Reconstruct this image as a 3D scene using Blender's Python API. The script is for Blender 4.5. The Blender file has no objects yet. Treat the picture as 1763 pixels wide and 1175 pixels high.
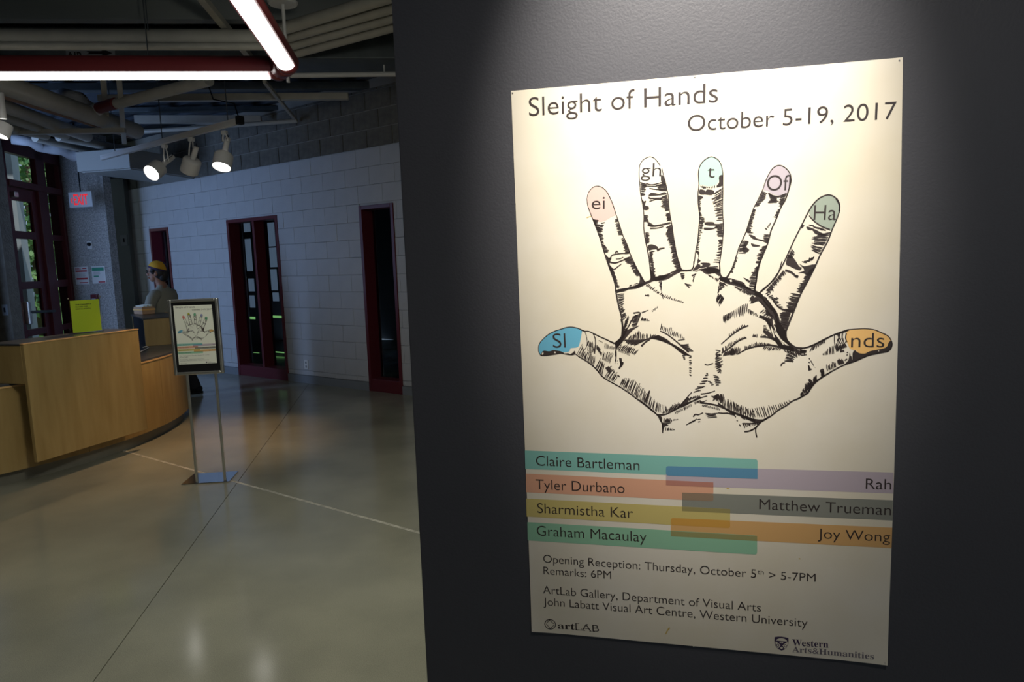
import bpy, bmesh, math, random
from mathutils import Vector, Matrix, Quaternion
PI = math.pi
random.seed(7)
SC = bpy.context.scene
COL = SC.collection

# ------------------------------------------------------------------ camera
FOC = 1175.0
CAMH = 1.52
PITCH, ROLL, YAW = math.radians(-6.916), math.radians(-1.972), math.radians(13.738)
CM = (Matrix.Rotation(YAW, 3, 'Z') @ Matrix.Rotation(PI/2+PITCH, 3, 'X') @ Matrix.Rotation(ROLL, 3, 'Z'))
cam = bpy.data.cameras.new('camera'); camo = bpy.data.objects.new('camera', cam); COL.objects.link(camo)
camo.matrix_world = Matrix.Translation((0, 0, CAMH)) @ CM.to_4x4()
cam.sensor_width = 36; cam.lens = FOC*36/1763; cam.clip_start = .02; cam.clip_end = 200
SC.camera = camo
SC.view_settings.view_transform = 'Standard'; SC.view_settings.look = 'None'
SC.view_settings.gamma = 1; SC.view_settings.use_curve_mapping = False
SC.view_settings.exposure = 0.0

# ------------------------------------------------------------------ world + lights
wd = bpy.data.worlds.new('sky'); SC.world = wd; wd.use_nodes = True
bg = wd.node_tree.nodes['Background']; bg.inputs[0].default_value = (.62, .80, 1, 1); bg.inputs[1].default_value = .55

def light(name, kind, loc, target, energy, color, **kw):
    l = bpy.data.lights.new(name, kind); l.energy = energy; l.color = color
    for k, v in kw.items(): setattr(l, k, v)
    o = bpy.data.objects.new(name, l); COL.objects.link(o); o.location = loc
    o.rotation_euler = (Vector(target)-Vector(loc)).to_track_quat('-Z', 'Y').to_euler()
    return o
light('sun', 'SUN', (-12, 10, 8), (-15, 11.5, 4), 2.6, (1, .98, .94), angle=.02)
# daylight of the tall glazing on the left, outside the frame
light('window_daylight', 'AREA', (-7.72, 5.15, 1.8), (-8.3, 8.9, 1.5), 70, (.36, .56, 1), shape='RECTANGLE', size=.55, size_y=2.5)
# warm spot on the poster, then added fill lamps without fixtures
light('poster_spot', 'SPOT', (.00, .42, 2.75), (.02, 1.19, 1.76), 235, (1, .92, .83), spot_size=math.radians(35.5), spot_blend=1.0, shadow_soft_size=.03)
light('gallery_fill', 'AREA', (-1.15, 2.3, 2.6), (-2.3, 3.1, 0), 30, (1, .97, .83), shape='DISK', size=.5)  # added fill lamp, brightens the floor
light('gallery_ambient', 'AREA', (1.2, -3.2, 2.4), (-.5, 1.2, 1.2), 17, (.78, .88, 1), shape='RECTANGLE', size=2.5, size_y=1.5)  # added unseen lamp behind the camera, lifts the dark wall
light('poster_fill', 'SPOT', (.35, .0, 2.75), (.03, 1.19, 1.05), 27, (1, .90, .80), spot_size=math.radians(75), spot_blend=1.0, shadow_soft_size=.05)  # added wide fill lamp, gives the poster a base level

# ------------------------------------------------------------------ pixel -> point helpers (readings taken off the photograph)
OC = Vector((0, 0, CAMH))
def ray(x, y): return CM @ Vector(((x-881.5)/FOC, -(y-587.5)/FOC, -1.0))
def atz(x, y, z=0.0): d = ray(x, y); return OC + d*((z-CAMH)/d.z)
def aty(x, y, Y): d = ray(x, y); return OC + d*(Y/d.y)
def atp(x, y, p, n): d = ray(x, y); return OC + d*((Vector(p)-OC).dot(Vector(n))/d.dot(Vector(n)))

# ------------------------------------------------------------------ object helpers
def tag(o, label=None, cat=None, group=None, kind=None):
    if label: o['label'] = label
    if cat: o['category'] = cat
    if group: o['group'] = group
    if kind: o['kind'] = kind
    return o
def link(name, me, parent=None, mat=None):
    o = bpy.data.objects.new(name, me); COL.objects.link(o)
    if mat is not None and me is not None and not me.materials: me.materials.append(mat)
    if parent is not None: o.parent = parent
    return o
def empty(name, loc=(0, 0, 0), rz=0, label=None, cat=None, group=None, kind=None):
    o = bpy.data.objects.new(name, None); COL.objects.link(o); o.location = loc; o.rotation_euler = (0, 0, rz)
    o.empty_display_size = .1
    return tag(o, label, cat, group, kind)
class MB:
    def __init__(s): s.bm = bmesh.new()
    def box(s, lo, hi, M=None, bev=0):
        r = bmesh.ops.create_cube(s.bm, size=1)['verts']
        lo = Vector(lo); hi = Vector(hi)
        for v in r: v.co = Vector((lo[i]+(v.co[i]+.5)*(hi[i]-lo[i]) for i in range(3)))
        if bev:
            es = list({e for v in r for e in v.link_edges})
            g = bmesh.ops.bevel(s.bm, geom=es, offset=bev, segments=2, affect='EDGES', profile=.5)
            r = list({v for f in g['faces'] for v in f.verts} | {v for v in r if v.is_valid})
        if M is not None:
            for v in r: v.co = M @ v.co
        return s
    def prism(s, poly, z0, z1, M=None):
        a = [s.bm.verts.new((p[0], p[1], z0)) for p in poly]; b = [s.bm.verts.new((p[0], p[1], z1)) for p in poly]
        n = len(poly)
        s.bm.faces.new(a[::-1]); s.bm.faces.new(b)
        for i in range(n): s.bm.faces.new((a[i], a[(i+1) % n], b[(i+1) % n], b[i]))
        if M is not None:
            for v in a+b: v.co = M @ v.co
        return s
    def tube(s, pts, r, seg=12, cap=True, flat=None):
        pts = [Vector(p) for p in pts]; rings = []
        rr = r if isinstance(r, (list, tuple)) else [r]*len(pts)
        up = None
        for i, p in enumerate(pts):
            d = (pts[min(i+1, len(pts)-1)]-pts[max(i-1, 0)]).normalized()
            if up is None:
                up = Vector((0, 0, 1)) if abs(d.z) < .9 else Vector((1, 0, 0))
            x = d.cross(up)
            if x.length < 1e-5: x = d.cross(Vector((0, 1, 0)))
            x.normalize(); y = x.cross(d).normalized(); up = y
            k = flat or 1
            rings.append([s.bm.verts.new(p+rr[i]*(math.cos(2*PI*j/seg)*x+k*math.sin(2*PI*j/seg)*y)) for j in range(seg)])
        for a, b in zip(rings, rings[1:]):
            for j in range(seg): s.bm.faces.new((a[j], a[(j+1) % seg], b[(j+1) % seg], b[j]))
        if cap: s.bm.faces.new(rings[0][::-1]); s.bm.faces.new(rings[-1])
        return s
    def lathe(s, prof, seg=24, M=None, cap=True):
        rings = []; new = []
        for r, z in prof:
            rg = [s.bm.verts.new((r*math.cos(2*PI*j/seg), r*math.sin(2*PI*j/seg), z)) for j in range(seg)]
            rings.append(rg); new += rg
        for a, b in zip(rings, rings[1:]):
            for j in range(seg): s.bm.faces.new((a[j], a[(j+1) % seg], b[(j+1) % seg], b[j]))
        if cap: s.bm.faces.new(rings[0][::-1]); s.bm.faces.new(rings[-1])
        if M is not None:
            for v in new: v.co = M @ v.co
        return s
    def ball(s, c, r, M=None, seg=16):
        q = bmesh.ops.create_uvsphere(s.bm, u_segments=seg, v_segments=seg//2+2, radius=1)['verts']
        r = (r, r, r) if not isinstance(r, (tuple, list)) else r
        for v in q:
            co = Vector((v.co.x*r[0], v.co.y*r[1], v.co.z*r[2]))
            v.co = Vector(c) + (M @ co if M is not None else co)
        return s
    def build(s, name, mat, parent=None, smooth=None, bevel=0):
        bmesh.ops.recalc_face_normals(s.bm, faces=s.bm.faces)
        me = bpy.data.meshes.new(name); s.bm.to_mesh(me); s.bm.free()
        o = link(name, me, parent, mat)
        if smooth:
            for p in me.polygons: p.use_smooth = True
            if smooth is not True:
                try: me.set_sharp_from_angle(angle=math.radians(smooth))
                except Exception: pass
        if bevel:
            m = o.modifiers.new('bevel', 'BEVEL'); m.width = bevel; m.segments = 2; m.limit_method = 'ANGLE'
        return o
def dirM(a, b):
    a = Vector(a); b = Vector(b)
    return Matrix.Translation(a) @ (b-a).to_track_quat('Z', 'Y').to_matrix().to_4x4()

# ------------------------------------------------------------------ materials
def mat(name, col, rough=.6, metal=0, noise=None, bump=None, spec=.5, coords='Object', emit=None, trans=0, alpha=1):
    m = bpy.data.materials.new(name); m.use_nodes = True; nt = m.node_tree; b = nt.nodes['Principled BSDF']
    b.inputs['Base Color'].default_value = (*col, 1); b.inputs['Roughness'].default_value = rough
    b.inputs['Metallic'].default_value = metal; b.inputs['Specular IOR Level'].default_value = spec
    if emit: b.inputs['Emission Color'].default_value = (*emit[0], 1); b.inputs['Emission Strength'].default_value = emit[1]
    if trans: b.inputs['Transmission Weight'].default_value = trans
    tc = nt.nodes.new('ShaderNodeTexCoord')
    if noise:
        sc, col2, lo, hi = noise[:4]; stretch = noise[4] if len(noise) > 4 else (1, 1, 1)
        mp = nt.nodes.new('ShaderNodeMapping'); mp.inputs['Scale'].default_value = stretch
        nt.links.new(tc.outputs[coords], mp.inputs[0])
        n = nt.nodes.new('ShaderNodeTexNoise'); n.inputs['Scale'].default_value = sc; n.inputs['Detail'].default_value = 6
        nt.links.new(mp.outputs[0], n.inputs['Vector'])
        r = nt.nodes.new('ShaderNodeValToRGB'); r.color_ramp.elements[0].position = lo; r.color_ramp.elements[1].position = hi
        r.color_ramp.elements[0].color = (*col2, 1); r.color_ramp.elements[1].color = (*col, 1)
        nt.links.new(n.outputs['Fac'], r.inputs[0]); nt.links.new(r.outputs[0], b.inputs['Base Color'])
    if bump:
        sc, st = bump[:2]
        n = nt.nodes.new('ShaderNodeTexNoise'); n.inputs['Scale'].default_value = sc; n.inputs['Detail'].default_value = 4
        nt.links.new(tc.outputs[coords], n.inputs['Vector'])
        bp = nt.nodes.new('ShaderNodeBump'); bp.inputs['Strength'].default_value = st; bp.inputs['Distance'].default_value = .01
        nt.links.new(n.outputs['Fac'], bp.inputs['Height']); nt.links.new(bp.outputs[0], b.inputs['Normal'])
    return m
M = {}
M['floor'] = mat('polished_concrete', (.315, .31, .235), .15, noise=(1.3, (.205, .205, .158), .32, .68), bump=(3, .02))
def speckle(m, scale, dark, light, amt=.5):
    nt = m.node_tree; b = nt.nodes['Principled BSDF']; src = b.inputs['Base Color'].links[0].from_socket
    tc = [n for n in nt.nodes if n.type == 'TEX_COORD'][0]
    n = nt.nodes.new('ShaderNodeTexNoise'); n.inputs['Scale'].default_value = scale; n.inputs['Detail'].default_value = 3
    nt.links.new(tc.outputs['Object'], n.inputs['Vector'])
    r = nt.nodes.new('ShaderNodeMapRange'); r.inputs['From Min'].default_value = .3; r.inputs['From Max'].default_value = .7
    r.inputs['To Min'].default_value = dark; r.inputs['To Max'].default_value = light
    nt.links.new(n.outputs['Fac'], r.inputs[0])
    mx = nt.nodes.new('ShaderNodeMix'); mx.data_type = 'RGBA'; mx.blend_type = 'MULTIPLY'; mx.inputs[0].default_value = 1
    nt.links.new(src, mx.inputs[6]); nt.links.new(r.outputs[0], mx.inputs[7]); nt.links.new(mx.outputs[2], b.inputs['Base Color'])
speckle(M['floor'], 330, .78, 1.2)
M['filler'] = mat('joint_filler', (.58, .56, .47), .5, noise=(18, (.26, .25, .20), .3, .6))
M['sawcut'] = mat('saw_cut', (.05, .048, .035), .9)
M['charcoal'] = mat('charcoal_paint', (.071, .073, .083), .5, bump=(260, .08), spec=.35, noise=(2, (.065, .067, .077), .3, .7))
M['block'] = mat('painted_block', (.50, .51, .52), .55, bump=(90, .25), noise=(3, (.44, .45, .46), .3, .7))
M['mortar'] = mat('painted_mortar', (.46, .47, .48), .7)
M['rawblock'] = mat('raw_block', (.17, .16, .135), .9, bump=(120, .5), noise=(14, (.11, .105, .09), .3, .7))
M['rawmortar'] = mat('raw_mortar', (.29, .28, .25), .9)
M['basegrey'] = mat('base_grey', (.20, .22, .24), .5)
M['concrete'] = mat('cast_concrete', (.34, .33, .31), .85, bump=(45, .8), noise=(26, (.22, .215, .21), .3, .7))
speckle(M['concrete'], 60, .55, 1.4)
M['maroon'] = mat('maroon_frame', (.105, .016, .024), .4)
M['fixred'] = mat('fixture_maroon', (.125, .019, .022), .36)
M['glass'] = mat('pane_glass', (.66, .72, .76), .03, trans=1); M['glass'].node_tree.nodes['Principled BSDF'].inputs['IOR'].default_value = 1.02
M['deck'] = mat('ceiling_deck', (.055, .067, .085), .8, noise=(4, (.04, .05, .065), .3, .7))
M['pipe'] = mat('painted_pipe', (.43, .42, .37), .5, noise=(6, (.35, .34, .30), .3, .7))
M['duct'] = mat('galvanised_duct', (.10, .12, .13), .5, .3, noise=(8, (.07, .085, .095), .3, .7))
M['beam'] = mat('painted_beam', (.15, .165, .16), .6)
M['whitepaint'] = mat('white_paint', (.55, .55, .54), .5)
M['wrap'] = mat('white_duct_wrap', (.42, .43, .46), .7, bump=(18, .6))
M['brass'] = mat('copper_tape', (.22, .12, .06), .5)
M['wood'] = mat('maple_veneer', (.40, .285, .115), .38, noise=(4.5, (.31, .21, .075), .3, .7, (3.6, 3.6, .45)))
M['woodedge'] = mat('maple_edge', (.62, .40, .17), .4)
M['laminate'] = mat('dark_laminate', (.055, .06, .068), .3)
M['kick'] = mat('steel_kick', (.27, .26, .215), .35, .25, noise=(3, (.20, .195, .16), .3, .7))
M['chrome'] = mat('chrome', (.72, .72, .68), .34, 1)
M['mirror'] = mat('mirror_steel', (.62, .62, .62), .07, 1)
M['black'] = mat('black', (.012, .013, .015), .8, spec=.15)
M['blackgloss'] = mat('black_board', (.008, .008, .009), .35)
M['lens'] = mat('lamp_diffuser', (1, 1, 1), .5, emit=((1, 1, .97), 7.0))
M['lampglow'] = mat('lamp_face', (1, 1, 1), .5, emit=((1, .97, .9), 9.0))
M['paper'] = mat('poster_paper', (.79, .745, .625), .62, noise=(5, (.73, .67, .51), .3, .62))
M['spaper'] = mat('small_poster_paper', (.78, .80, .68), .5)
M['ink'] = mat('black_ink', (.040, .030, .027), .42)
M['darkink'] = mat('purple_ink', (.045, .025, .07), .45)
M['greyink'] = mat('grey_ink', (.16, .14, .16), .5)
def flat(n, c): M[n] = mat(n, c, .6)
flat('teal', (.22, .50, .43)); flat('blueov', (.10, .27, .42)); flat('lav', (.49, .42, .47)); flat('salmon', (.72, .38, .24)); flat('brownov', (.45, .20, .15))
flat('greyband', (.24, .25, .21)); flat('taupeov', (.28, .20, .13)); flat('yellow', (.60, .50, .17)); flat('oliveov', (.30, .26, .10)); flat('orange', (.68, .40, .15))
flat('goldov', (.62, .33, .06)); flat('green', (.28, .55, .36)); flat('mossov', (.30, .30, .12))
flat('tipblue', (.13, .42, .58)); flat('tippink', (.71, .49, .43)); flat('tippale', (.78, .77, .66)); flat('tipmint', (.40, .59, .51)); flat('tiplav', (.47, .42, .46))
flat('tipsage', (.32, .38, .31)); flat('tiporange', (.85, .52, .18)); flat('stain', (.62, .45, .12))
flat('tipyellow', (.55, .55, .05)); flat('tipred', (.75, .28, .22)); flat('tipgreen', (.15, .45, .25)); flat('tipviolet', (.35, .38, .60))
M['lime'] = mat('lime_paper', (.42, .58, .02), .6)
M['acrylic'] = mat('clear_acrylic', (.9, .95, .95), .05, trans=1); M['acrylic'].node_tree.nodes['Principled BSDF'].inputs['IOR'].default_value = 1.1
M['exitbody'] = mat('exit_housing', (.36, .37, .38), .5)
M['exitred'] = mat('exit_letters', (.8, .02, .02), .5, emit=((1, .02, .03), .55))
M['leaf'] = mat('tree_leaves', (.26, .42, .13), .6, noise=(1.4, (.07, .20, .07), .35, .65))
M['bark'] = mat('bark', (.12, .08, .05), .9)
M['grass'] = mat('grass', (.16, .30, .06), .9)
M['paleconc'] = mat('pale_concrete', (.42, .46, .48), .8, noise=(4, (.48, .5, .5), .3, .7))
M['pathc'] = mat('sunlit_paving', (.6, .6, .55), .8)

# ================================================================== STRUCTURE
# ---- floor: four concrete bays around two crossing joints
def line_pts(a, b): return Vector(a).to_2d(), Vector(b).to_2d()
J1 = line_pts(atz(160, 1175), atz(518, 680)); J2 = line_pts(atz(215, 777), atz(720, 917))
flr = MB().box((-12.5, -4.5, -.06), (4, 12.5, -.008)).build('floor', M['sawcut']); tag(flr, kind='structure')
def clip(poly, p, d, side, off):
    n = Vector((-d.y, d.x))*side; out = []
    f = lambda q: (q-p).dot(n)-off
    for i in range(len(poly)):
        a, b = poly[i], poly[(i+1) % len(poly)]; fa, fb = f(a), f(b)
        if fa >= 0: out.append(a)
        if fa*fb < 0: out.append(a+(b-a)*(fa/(fa-fb)))
    return out
d1 = (J1[1]-J1[0]).normalized(); d2 = (J2[1]-J2[0]).normalized()
R0 = [Vector(v) for v in ((-12.5, -4.5), (4, -4.5), (4, 12.5), (-12.5, 12.5))]
for s1 in (1, -1):
    for s2 in (1, -1):
        pl = clip(clip(R0, J1[0], d1, s1, .0022), J2[0], d2, s2, .011)
        MB().prism(pl, -.04, 0).build('slab', M['floor'], flr)
fil = MB()
ang = math.atan2(d2.y, d2.x); MM = Matrix.Translation((J2[0].x, J2[0].y, 0)) @ Matrix.Rotation(ang, 4, 'Z')
fil.box((-7, -.0106, -.03), (7, -.0012, -.0004), MM); fil.box((-7, .0012, -.03), (7, .0106, -.0004), MM)
fil.build('joint_sealant', M['filler'], flr)

# ---- the dark gallery wall that carries the poster
WY = 1.19
MB().box((-.49, WY, 0), (3.9, WY+.2, 3.55)).build('wall_front', M['charcoal'], bevel=.003)['kind'] = 'structure'

# ---- back wall of concrete blocks
BP = Vector((-6.088, 8.437, 0)); BA = math.radians(-22)
BT = Vector((math.cos(BA), math.sin(BA), 0)); BN = Vector((-math.sin(BA), math.cos(BA), 0))
def onback(px, py, d=0):
    p = atp(px, py, BP+BN*d, BN); return (p-BP).dot(BT), p.z
S0, S1, ZT = -2.86, 4.3, 3.46
OPEN = [(-2.12, -1.565, 0, 2.17), (0, 1.14, 0, 2.18), (2.695, 3.25, 0, 2.18)]
wall = MB()
cuts = [S0]+[v for o in OPEN for v in o[:2]]+[S1]
for i in range(0, len(cuts), 2): wall.box((cuts[i], .012, 0), (cuts[i+1], .24, 2.86))
for o in OPEN: wall.box((o[0], .012, o[3]), (o[1], .24, 2.86))
wb = wall.build('wall_back', M['mortar']); tag(wb, kind='structure'); wb.location = BP; wb.rotation_euler = (0, 0, BA)
MB().box((S0, .012, 2.86), (S1, .24, ZT+.1)).build('upper_wall', M['rawmortar'], wb)
MB().box((3.77, -.001, .10), (10.95, .24, 2.86)).build('painted_run', M['block'], wb); MB().box((3.77, -.001, 2.86), (10.95, .24, ZT+.1)).build('upper_run', M['rawblock'], wb); MB().box((S1, -.012, 0), (10.95, .24, .10)).build('base_run', M['basegrey'], wb)
def box_me(name, w, h, d, j, m):
    b = MB(); b.box((j, 0, j), (w-j, d, h-j), None, .004); bmesh.ops.recalc_face_normals(b.bm, faces=b.bm.faces)
    me = bpy.data.meshes.new(name); b.bm.to_mesh(me); b.bm.free(); me.materials.append(m); return me
bcache = {}
def block(x0, x1, z0, z1, m, nm='block'):
    k = (round(x1-x0, 2), round(z1-z0, 3), m.name)
    if k not in bcache: bcache[k] = box_me('block', x1-x0, z1-z0, .03, .0012 if m is M['block'] else .0055, m)
    o = bpy.data.objects.new(nm, bcache[k]); COL.objects.link(o); o.parent = wb; o.location = (x0, random.uniform(-.0012, .0012), z0)
nblk = 0
zc = [-.04+.204*i for i in range(0, 18)]
for ci, z in enumerate(zc):
    z0, z1 = z, z+.204
    if z0 > ZT: break
    z0c = max(z0, .105); z1c = z1
    upper = z0 > 2.7
    x = -3.2+(.2 if ci % 2 else 0)
    x -= 0
    while x < 3.75:
        segs = [(max(x, S0), x+.406)]
        if segs[0][1] > segs[0][0]+.03:
            for o in OPEN:
                if z0c < o[3]-.05:
                    ns = []
                    for a, b in segs:
                        if b <= o[0] or a >= o[1]: ns.append((a, b))
                        else:
                            if a < o[0]-.02: ns.append((a, o[0]))
                            if b > o[1]+.02: ns.append((o[1], b))
                    segs = ns
            for a, b in segs:
                if nblk < 296 and b-a > .03:
                    block(a, b, z0c, min(z1c, ZT), M['rawblock'] if upper else M['block']); nblk += 1
        x += .406
bb = MB()
for i in range(0, len(cuts), 2): bb.box((cuts[i], -.012, 0), (cuts[i+1], .012, .10))
o = bb.build('baseboard_back', M['basegrey']); tag(o, kind='structure'); o.location = BP; o.rotation_euler = (0, 0, BA)

def tall_window(name, s0, s1, top, mull):
    w = empty(name, BP+BT*s0, BA, kind='structure'); W = s1-s0; f = .045; D = .19
    fr = MB()
    fr.box((0, -.012, 0), (f, D, top)); fr.box((W-f, -.012, 0), (W, D, top)); fr.box((f, -.012, top-f), (W-f, D, top))
    fr.build('frame', M['maroon'], w, bevel=.003)
    MB().box((f, -.006, 0), (W-f, D, .15)).build('kick_panel', M['maroon'], w, bevel=.003)
    xs = [f]+([mull-.022, mull+.022] if mull else [])+[W-f]
    if mull: MB().box((mull-.022, 0, .15), (mull+.022, D, top-f)).build('mullion', M['maroon'], w, bevel=.002)
    for i in range(0, len(xs), 2):
        MB().box((xs[i], .155, .15), (xs[i+1], .161, top-f)).build('pane', M['glass'], w)
    return w
tall_window('window_2', -2.12, -1.565, 2.17, None)
tall_window('window_3', 0, 1.14, 2.18, .60)
tall_window('window_4', 2.695, 3.25, 2.18, None)

# ---- dim room behind the glazing
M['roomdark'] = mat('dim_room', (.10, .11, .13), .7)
rm = MB()
rm.box((-3.2, 4.0, 0), (5.2, 4.1, 3)); rm.box((-3.2, .25, 2.95), (5.2, 4.0, 3.0))
rm.box((-3.3, .24, 0), (-3.2, 4.0, 3)); rm.box((5.2, .24, 0), (5.3, 4.0, 3))
o = rm.build('wall_far_room', M['roomdark']); tag(o, kind='structure'); o.location = BP; o.rotation_euler = (0, 0, BA)
M['curtain'] = mat('daylit_curtain', (.3, .36, .42), .8, emit=((.34, .48, .68), .22), noise=(3, (.2, .25, .3), .35, .65, (12, 1, .3)))
M['greenlit'] = mat('daylit_lawn_gap', (.2, .4, .1), .8, emit=((.35, .8, .25), .6))
RD = 1.6
wf = empty('window_5', BP+BN*RD, BA, kind='structure')
def lit(px0, py0, px1, py1, nm, m, D=RD):
    a = onback(px0, py0, D); b = onback(px1, py1, D)
    MB().box((min(a[0], b[0]), 0, min(a[1], b[1])), (max(a[0], b[0]), .01, max(a[1], b[1]))).build(nm, m, wf)
for q in ((419, 385, 432, 399), (421, 412, 435, 467), (427, 480, 438, 502), (429, 509, 439, 530), (460, 384, 474, 424), (463, 427, 477, 460), (465, 464, 478, 500), (469, 504, 480, 519)):
    lit(*q, 'pane', M['curtain'])
for q in ((422, 545.5, 439, 550), (463, 543.5, 485, 548), (436, 607, 446, 610), (468, 605, 489, 608.5)):
    lit(*q, 'lawn_gap', M['greenlit'])
fr = MB()
for (a, b, c, d) in ((416, 380, 419, 535), (432, 380, 435, 400), (457, 380, 460, 520)):
    p = onback(a, b, RD); q = onback(c, d, RD); fr.box((min(p[0], q[0]), -.02, q[1]), (max(p[0], q[0]), .02, p[1]))
fr.build('frame', M['black'], wf)
tag(MB().box((-.012, -.02, -.01), (.012, .02, .01)).build('indicator_light', M['greenlit']), 'tiny green light glowing behind the glass of the right window', 'light').location = BP+BT*4.2+BN*1.2+Vector((0, 0, .82))

# ---- concrete wall with the exit sign, pilaster and dark reveal
CY = 8.5
cl = -8.93; crx = aty(193.6, 471, CY).x
cw = MB().box((cl-.16, CY, 0), (crx, CY+.14, 3.5)).build('wall_left_end', M['concrete']); tag(cw, kind='structure')
pa = aty(206, 471, 9.35); pb = aty(226, 471, 9.35)
pil = MB().box((pa.x-.12, 9.35, 0), (pb.x+.02, 10.2, 3.0)).build('trim_1', mat('pilaster_grey', (.16, .18, .185), .6)); tag(pil, kind='structure')
MB().box((-9.45, 10.2, 0), (-7.5, 10.3, 3.6)).box((-9.45, 9.2, 0), (-9.35, 10.2, 3.6)).build('wall_far', M['roomdark'])['kind'] = 'structure'
# ---- entrance wall, at 22 degrees
EP = Vector((-8.887, 8.5, 0)); EA = math.radians(-68)      # local x runs towards the camera along the wall, local y faces the room
ET = Vector((math.cos(EA), math.sin(EA), 0))
ew = empty('door_1', EP, EA, kind='structure')
fr = MB()
T0, T1 = -.16, .02
fr.box((0, T0, 0), (.07, T1, 3.32)); fr.box((.46, -.055, 0), (.70, T1, 3.32)); fr.box((1.42, -.055, 0), (1.52, T1, 3.32))
fr.box((0, -.055, 3.10), (1.52, T1, 3.32)); fr.box((.07, -.055, 2.67), (1.42, T1+.015, 2.755))
fr.build('frame', M['maroon'], ew, bevel=.004)
for z0, z1 in ((2.0, 2.08), (1.33, 1.43), (.70, .78), (0, .2)):
    MB().box((.07, -.055, z0), (.46, -.015, z1)).build('sidelight_rail', M['maroon'], ew, bevel=.003)
lf = MB(); a, b = .70, 1.42
lf.box((a, -.07, .01), (a+.13, -.02, 2.665)); lf.box((b-.11, -.07, .01), (b, -.02, 2.665))
for z0, z1 in ((2.50, 2.665), (2.0, 2.10), (1.33, 1.43), (.70, .79), (.01, .30)): lf.box((a+.13, -.07, z0), (b-.11, -.02, z1))
lf.build('door_leaf', M['maroon'], ew, bevel=.003)
for x0, x1, z0, z1, y in ((a+.13, b-.11, .3, 2.5, -.045), (.70, 1.42, 2.755, 3.10, -.04), (.07, .46, .2, 3.10, -.045)):
    MB().box((x0, y-.003, z0), (x1, y+.003, z1)).build('pane', M['glass'], ew)
pb_ = MB().tube([(a+.02, .06, 1.0), (b-.05, .06, 1.03)], .019).build('push_bar', M['duct'], ew, smooth=40)
MB().box((b-.09, -.02, .87), (b-.02, .075, 1.17), None, .012).build('bar_bracket', M['chrome'], ew)
MB().box((1.27, -.02, 2.53), (1.36, .05, 2.60), None, .006).build('door_closer', M['chrome'], ew)
# pier left of the entrance, its light baffle, and walls that close the room outside the frame
pe = aty(33, 500, 7.1).x
M['pier'] = mat('shaded_concrete', (.135, .12, .095), .85, bump=(45, .7), noise=(14, (.09, .08, .065), .3, .7))  # plain concrete, with the pier's shade put into this darker brown
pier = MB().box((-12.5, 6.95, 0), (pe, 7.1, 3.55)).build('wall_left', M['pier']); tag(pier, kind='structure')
MB().box((-12.4, 6.1, 0), (-8.02, 6.25, 3.55)).build('pier_baffle', M['pier'])['kind'] = 'structure'  # unseen stub added to keep the window daylight off the pier
hd = MB().box((0, -.18, 3.32), (1.9, .02, 3.6)).build('trim_2', M['black']); tag(hd, kind='structure'); hd.location = EP; hd.rotation_euler = (0, 0, EA)
M['offwall'] = mat('far_gallery_paint', (.22, .22, .22), .8)
MB().box((-12.5, -4.5, 0), (-12.4, 6.95, 3.6)).box((-12.5, -4.6, 0), (4, -4.5, 3.6)).box((3.9, -4.5, 0), (4, 6, 3.6)).build('wall_rear', M['offwall'])['kind'] = 'structure'
# ---- ceiling
DZ = 3.6
cei = MB().box((-12.5, -4.6, DZ), (4, 7.1, DZ+.12)).box((-9.3, 7.1, DZ), (4, 10.4, DZ+.12))
cei = cei.build('ceiling', M['deck']); tag(cei, kind='structure')
ribs = MB(); MR = Matrix.Translation((-4, 5, 0)) @ Matrix.Rotation(BA, 4, 'Z')
for k in range(26):
    ribs.box((-6.0, -4.6+k*.33, DZ-.045), (5.5, -4.43+k*.33, DZ), MR)
tag(ribs.build('deck_ribs', M['deck'], cei), kind='stuff')

# ---- outside the entrance
gr = MB().box((-40, 3, -.06), (-12.5, 34, -.015)).build('ground_outside', M['grass']); tag(gr, kind='structure')
def dirpt(px, py, dist, z=None):
    d = ray(px, py).normalized(); p = OC+d*dist
    if z is not None: p.z = z
    return p
q = dirpt(-6, 450, 14.5, 0)
colm = MB().box((-.75, -.4, 0), (.42, .4, 7)).box((-.8, -.45, 0), (.47, .45, .25)).build('outdoor_column', M['paleconc'])
colm.location = q; colm.rotation_euler = (0, 0, math.radians(42))
tag(colm, 'pale square concrete column outside the glass entrance door', 'column')
q2 = dirpt(62, 250, 13.2, 0); 
bm_ = MB().box((-2.6, -.3, 4.75), (2.6, .3, 5.5)).build('outdoor_beam', M['paleconc'])
bm_.location = (q2.x, q2.y, 0); bm_.rotation_euler = (0, 0, math.radians(42)); tag(bm_, 'pale beam above the foliage outside the topmost entrance pane', 'beam')
tr = empty('tree', dirpt(66, 470, 21, -.015), 0, 'leafy green tree seen through the entrance door panes', 'tree')
MB().tube([(0, 0, 0), (.05, .02, 1.6), (-.05, .05, 3.4), (.2, 0, 5)], [.19, .16, .12, .06]).build('trunk', M['bark'], tr, smooth=True)
rl = random.Random(3); vs = []; fs = []
for k in range(15000):
    c = Vector((rl.gauss(0, 1), rl.gauss(0, 1), rl.gauss(0, 1))); c = c.normalized()*rl.uniform(.45, 1)
    c = Vector((c.x*2.9, c.y*2.6, 3.9+c.z*3.5)); a = Vector((rl.uniform(-1, 1), rl.uniform(-1, 1), rl.uniform(-1, 1))).normalized()
    b = a.orthogonal().normalized(); h = rl.uniform(.05, .095); n = len(vs)
    vs += [c-a*h, c+b*h*.6, c+a*h, c-b*h*.6]; fs.append((n, n+1, n+2, n+3))
me = bpy.data.meshes.new('foliage'); me.from_pydata(vs, [], fs); tag(link('foliage', me, tr, M['leaf']), kind='stuff')
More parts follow.
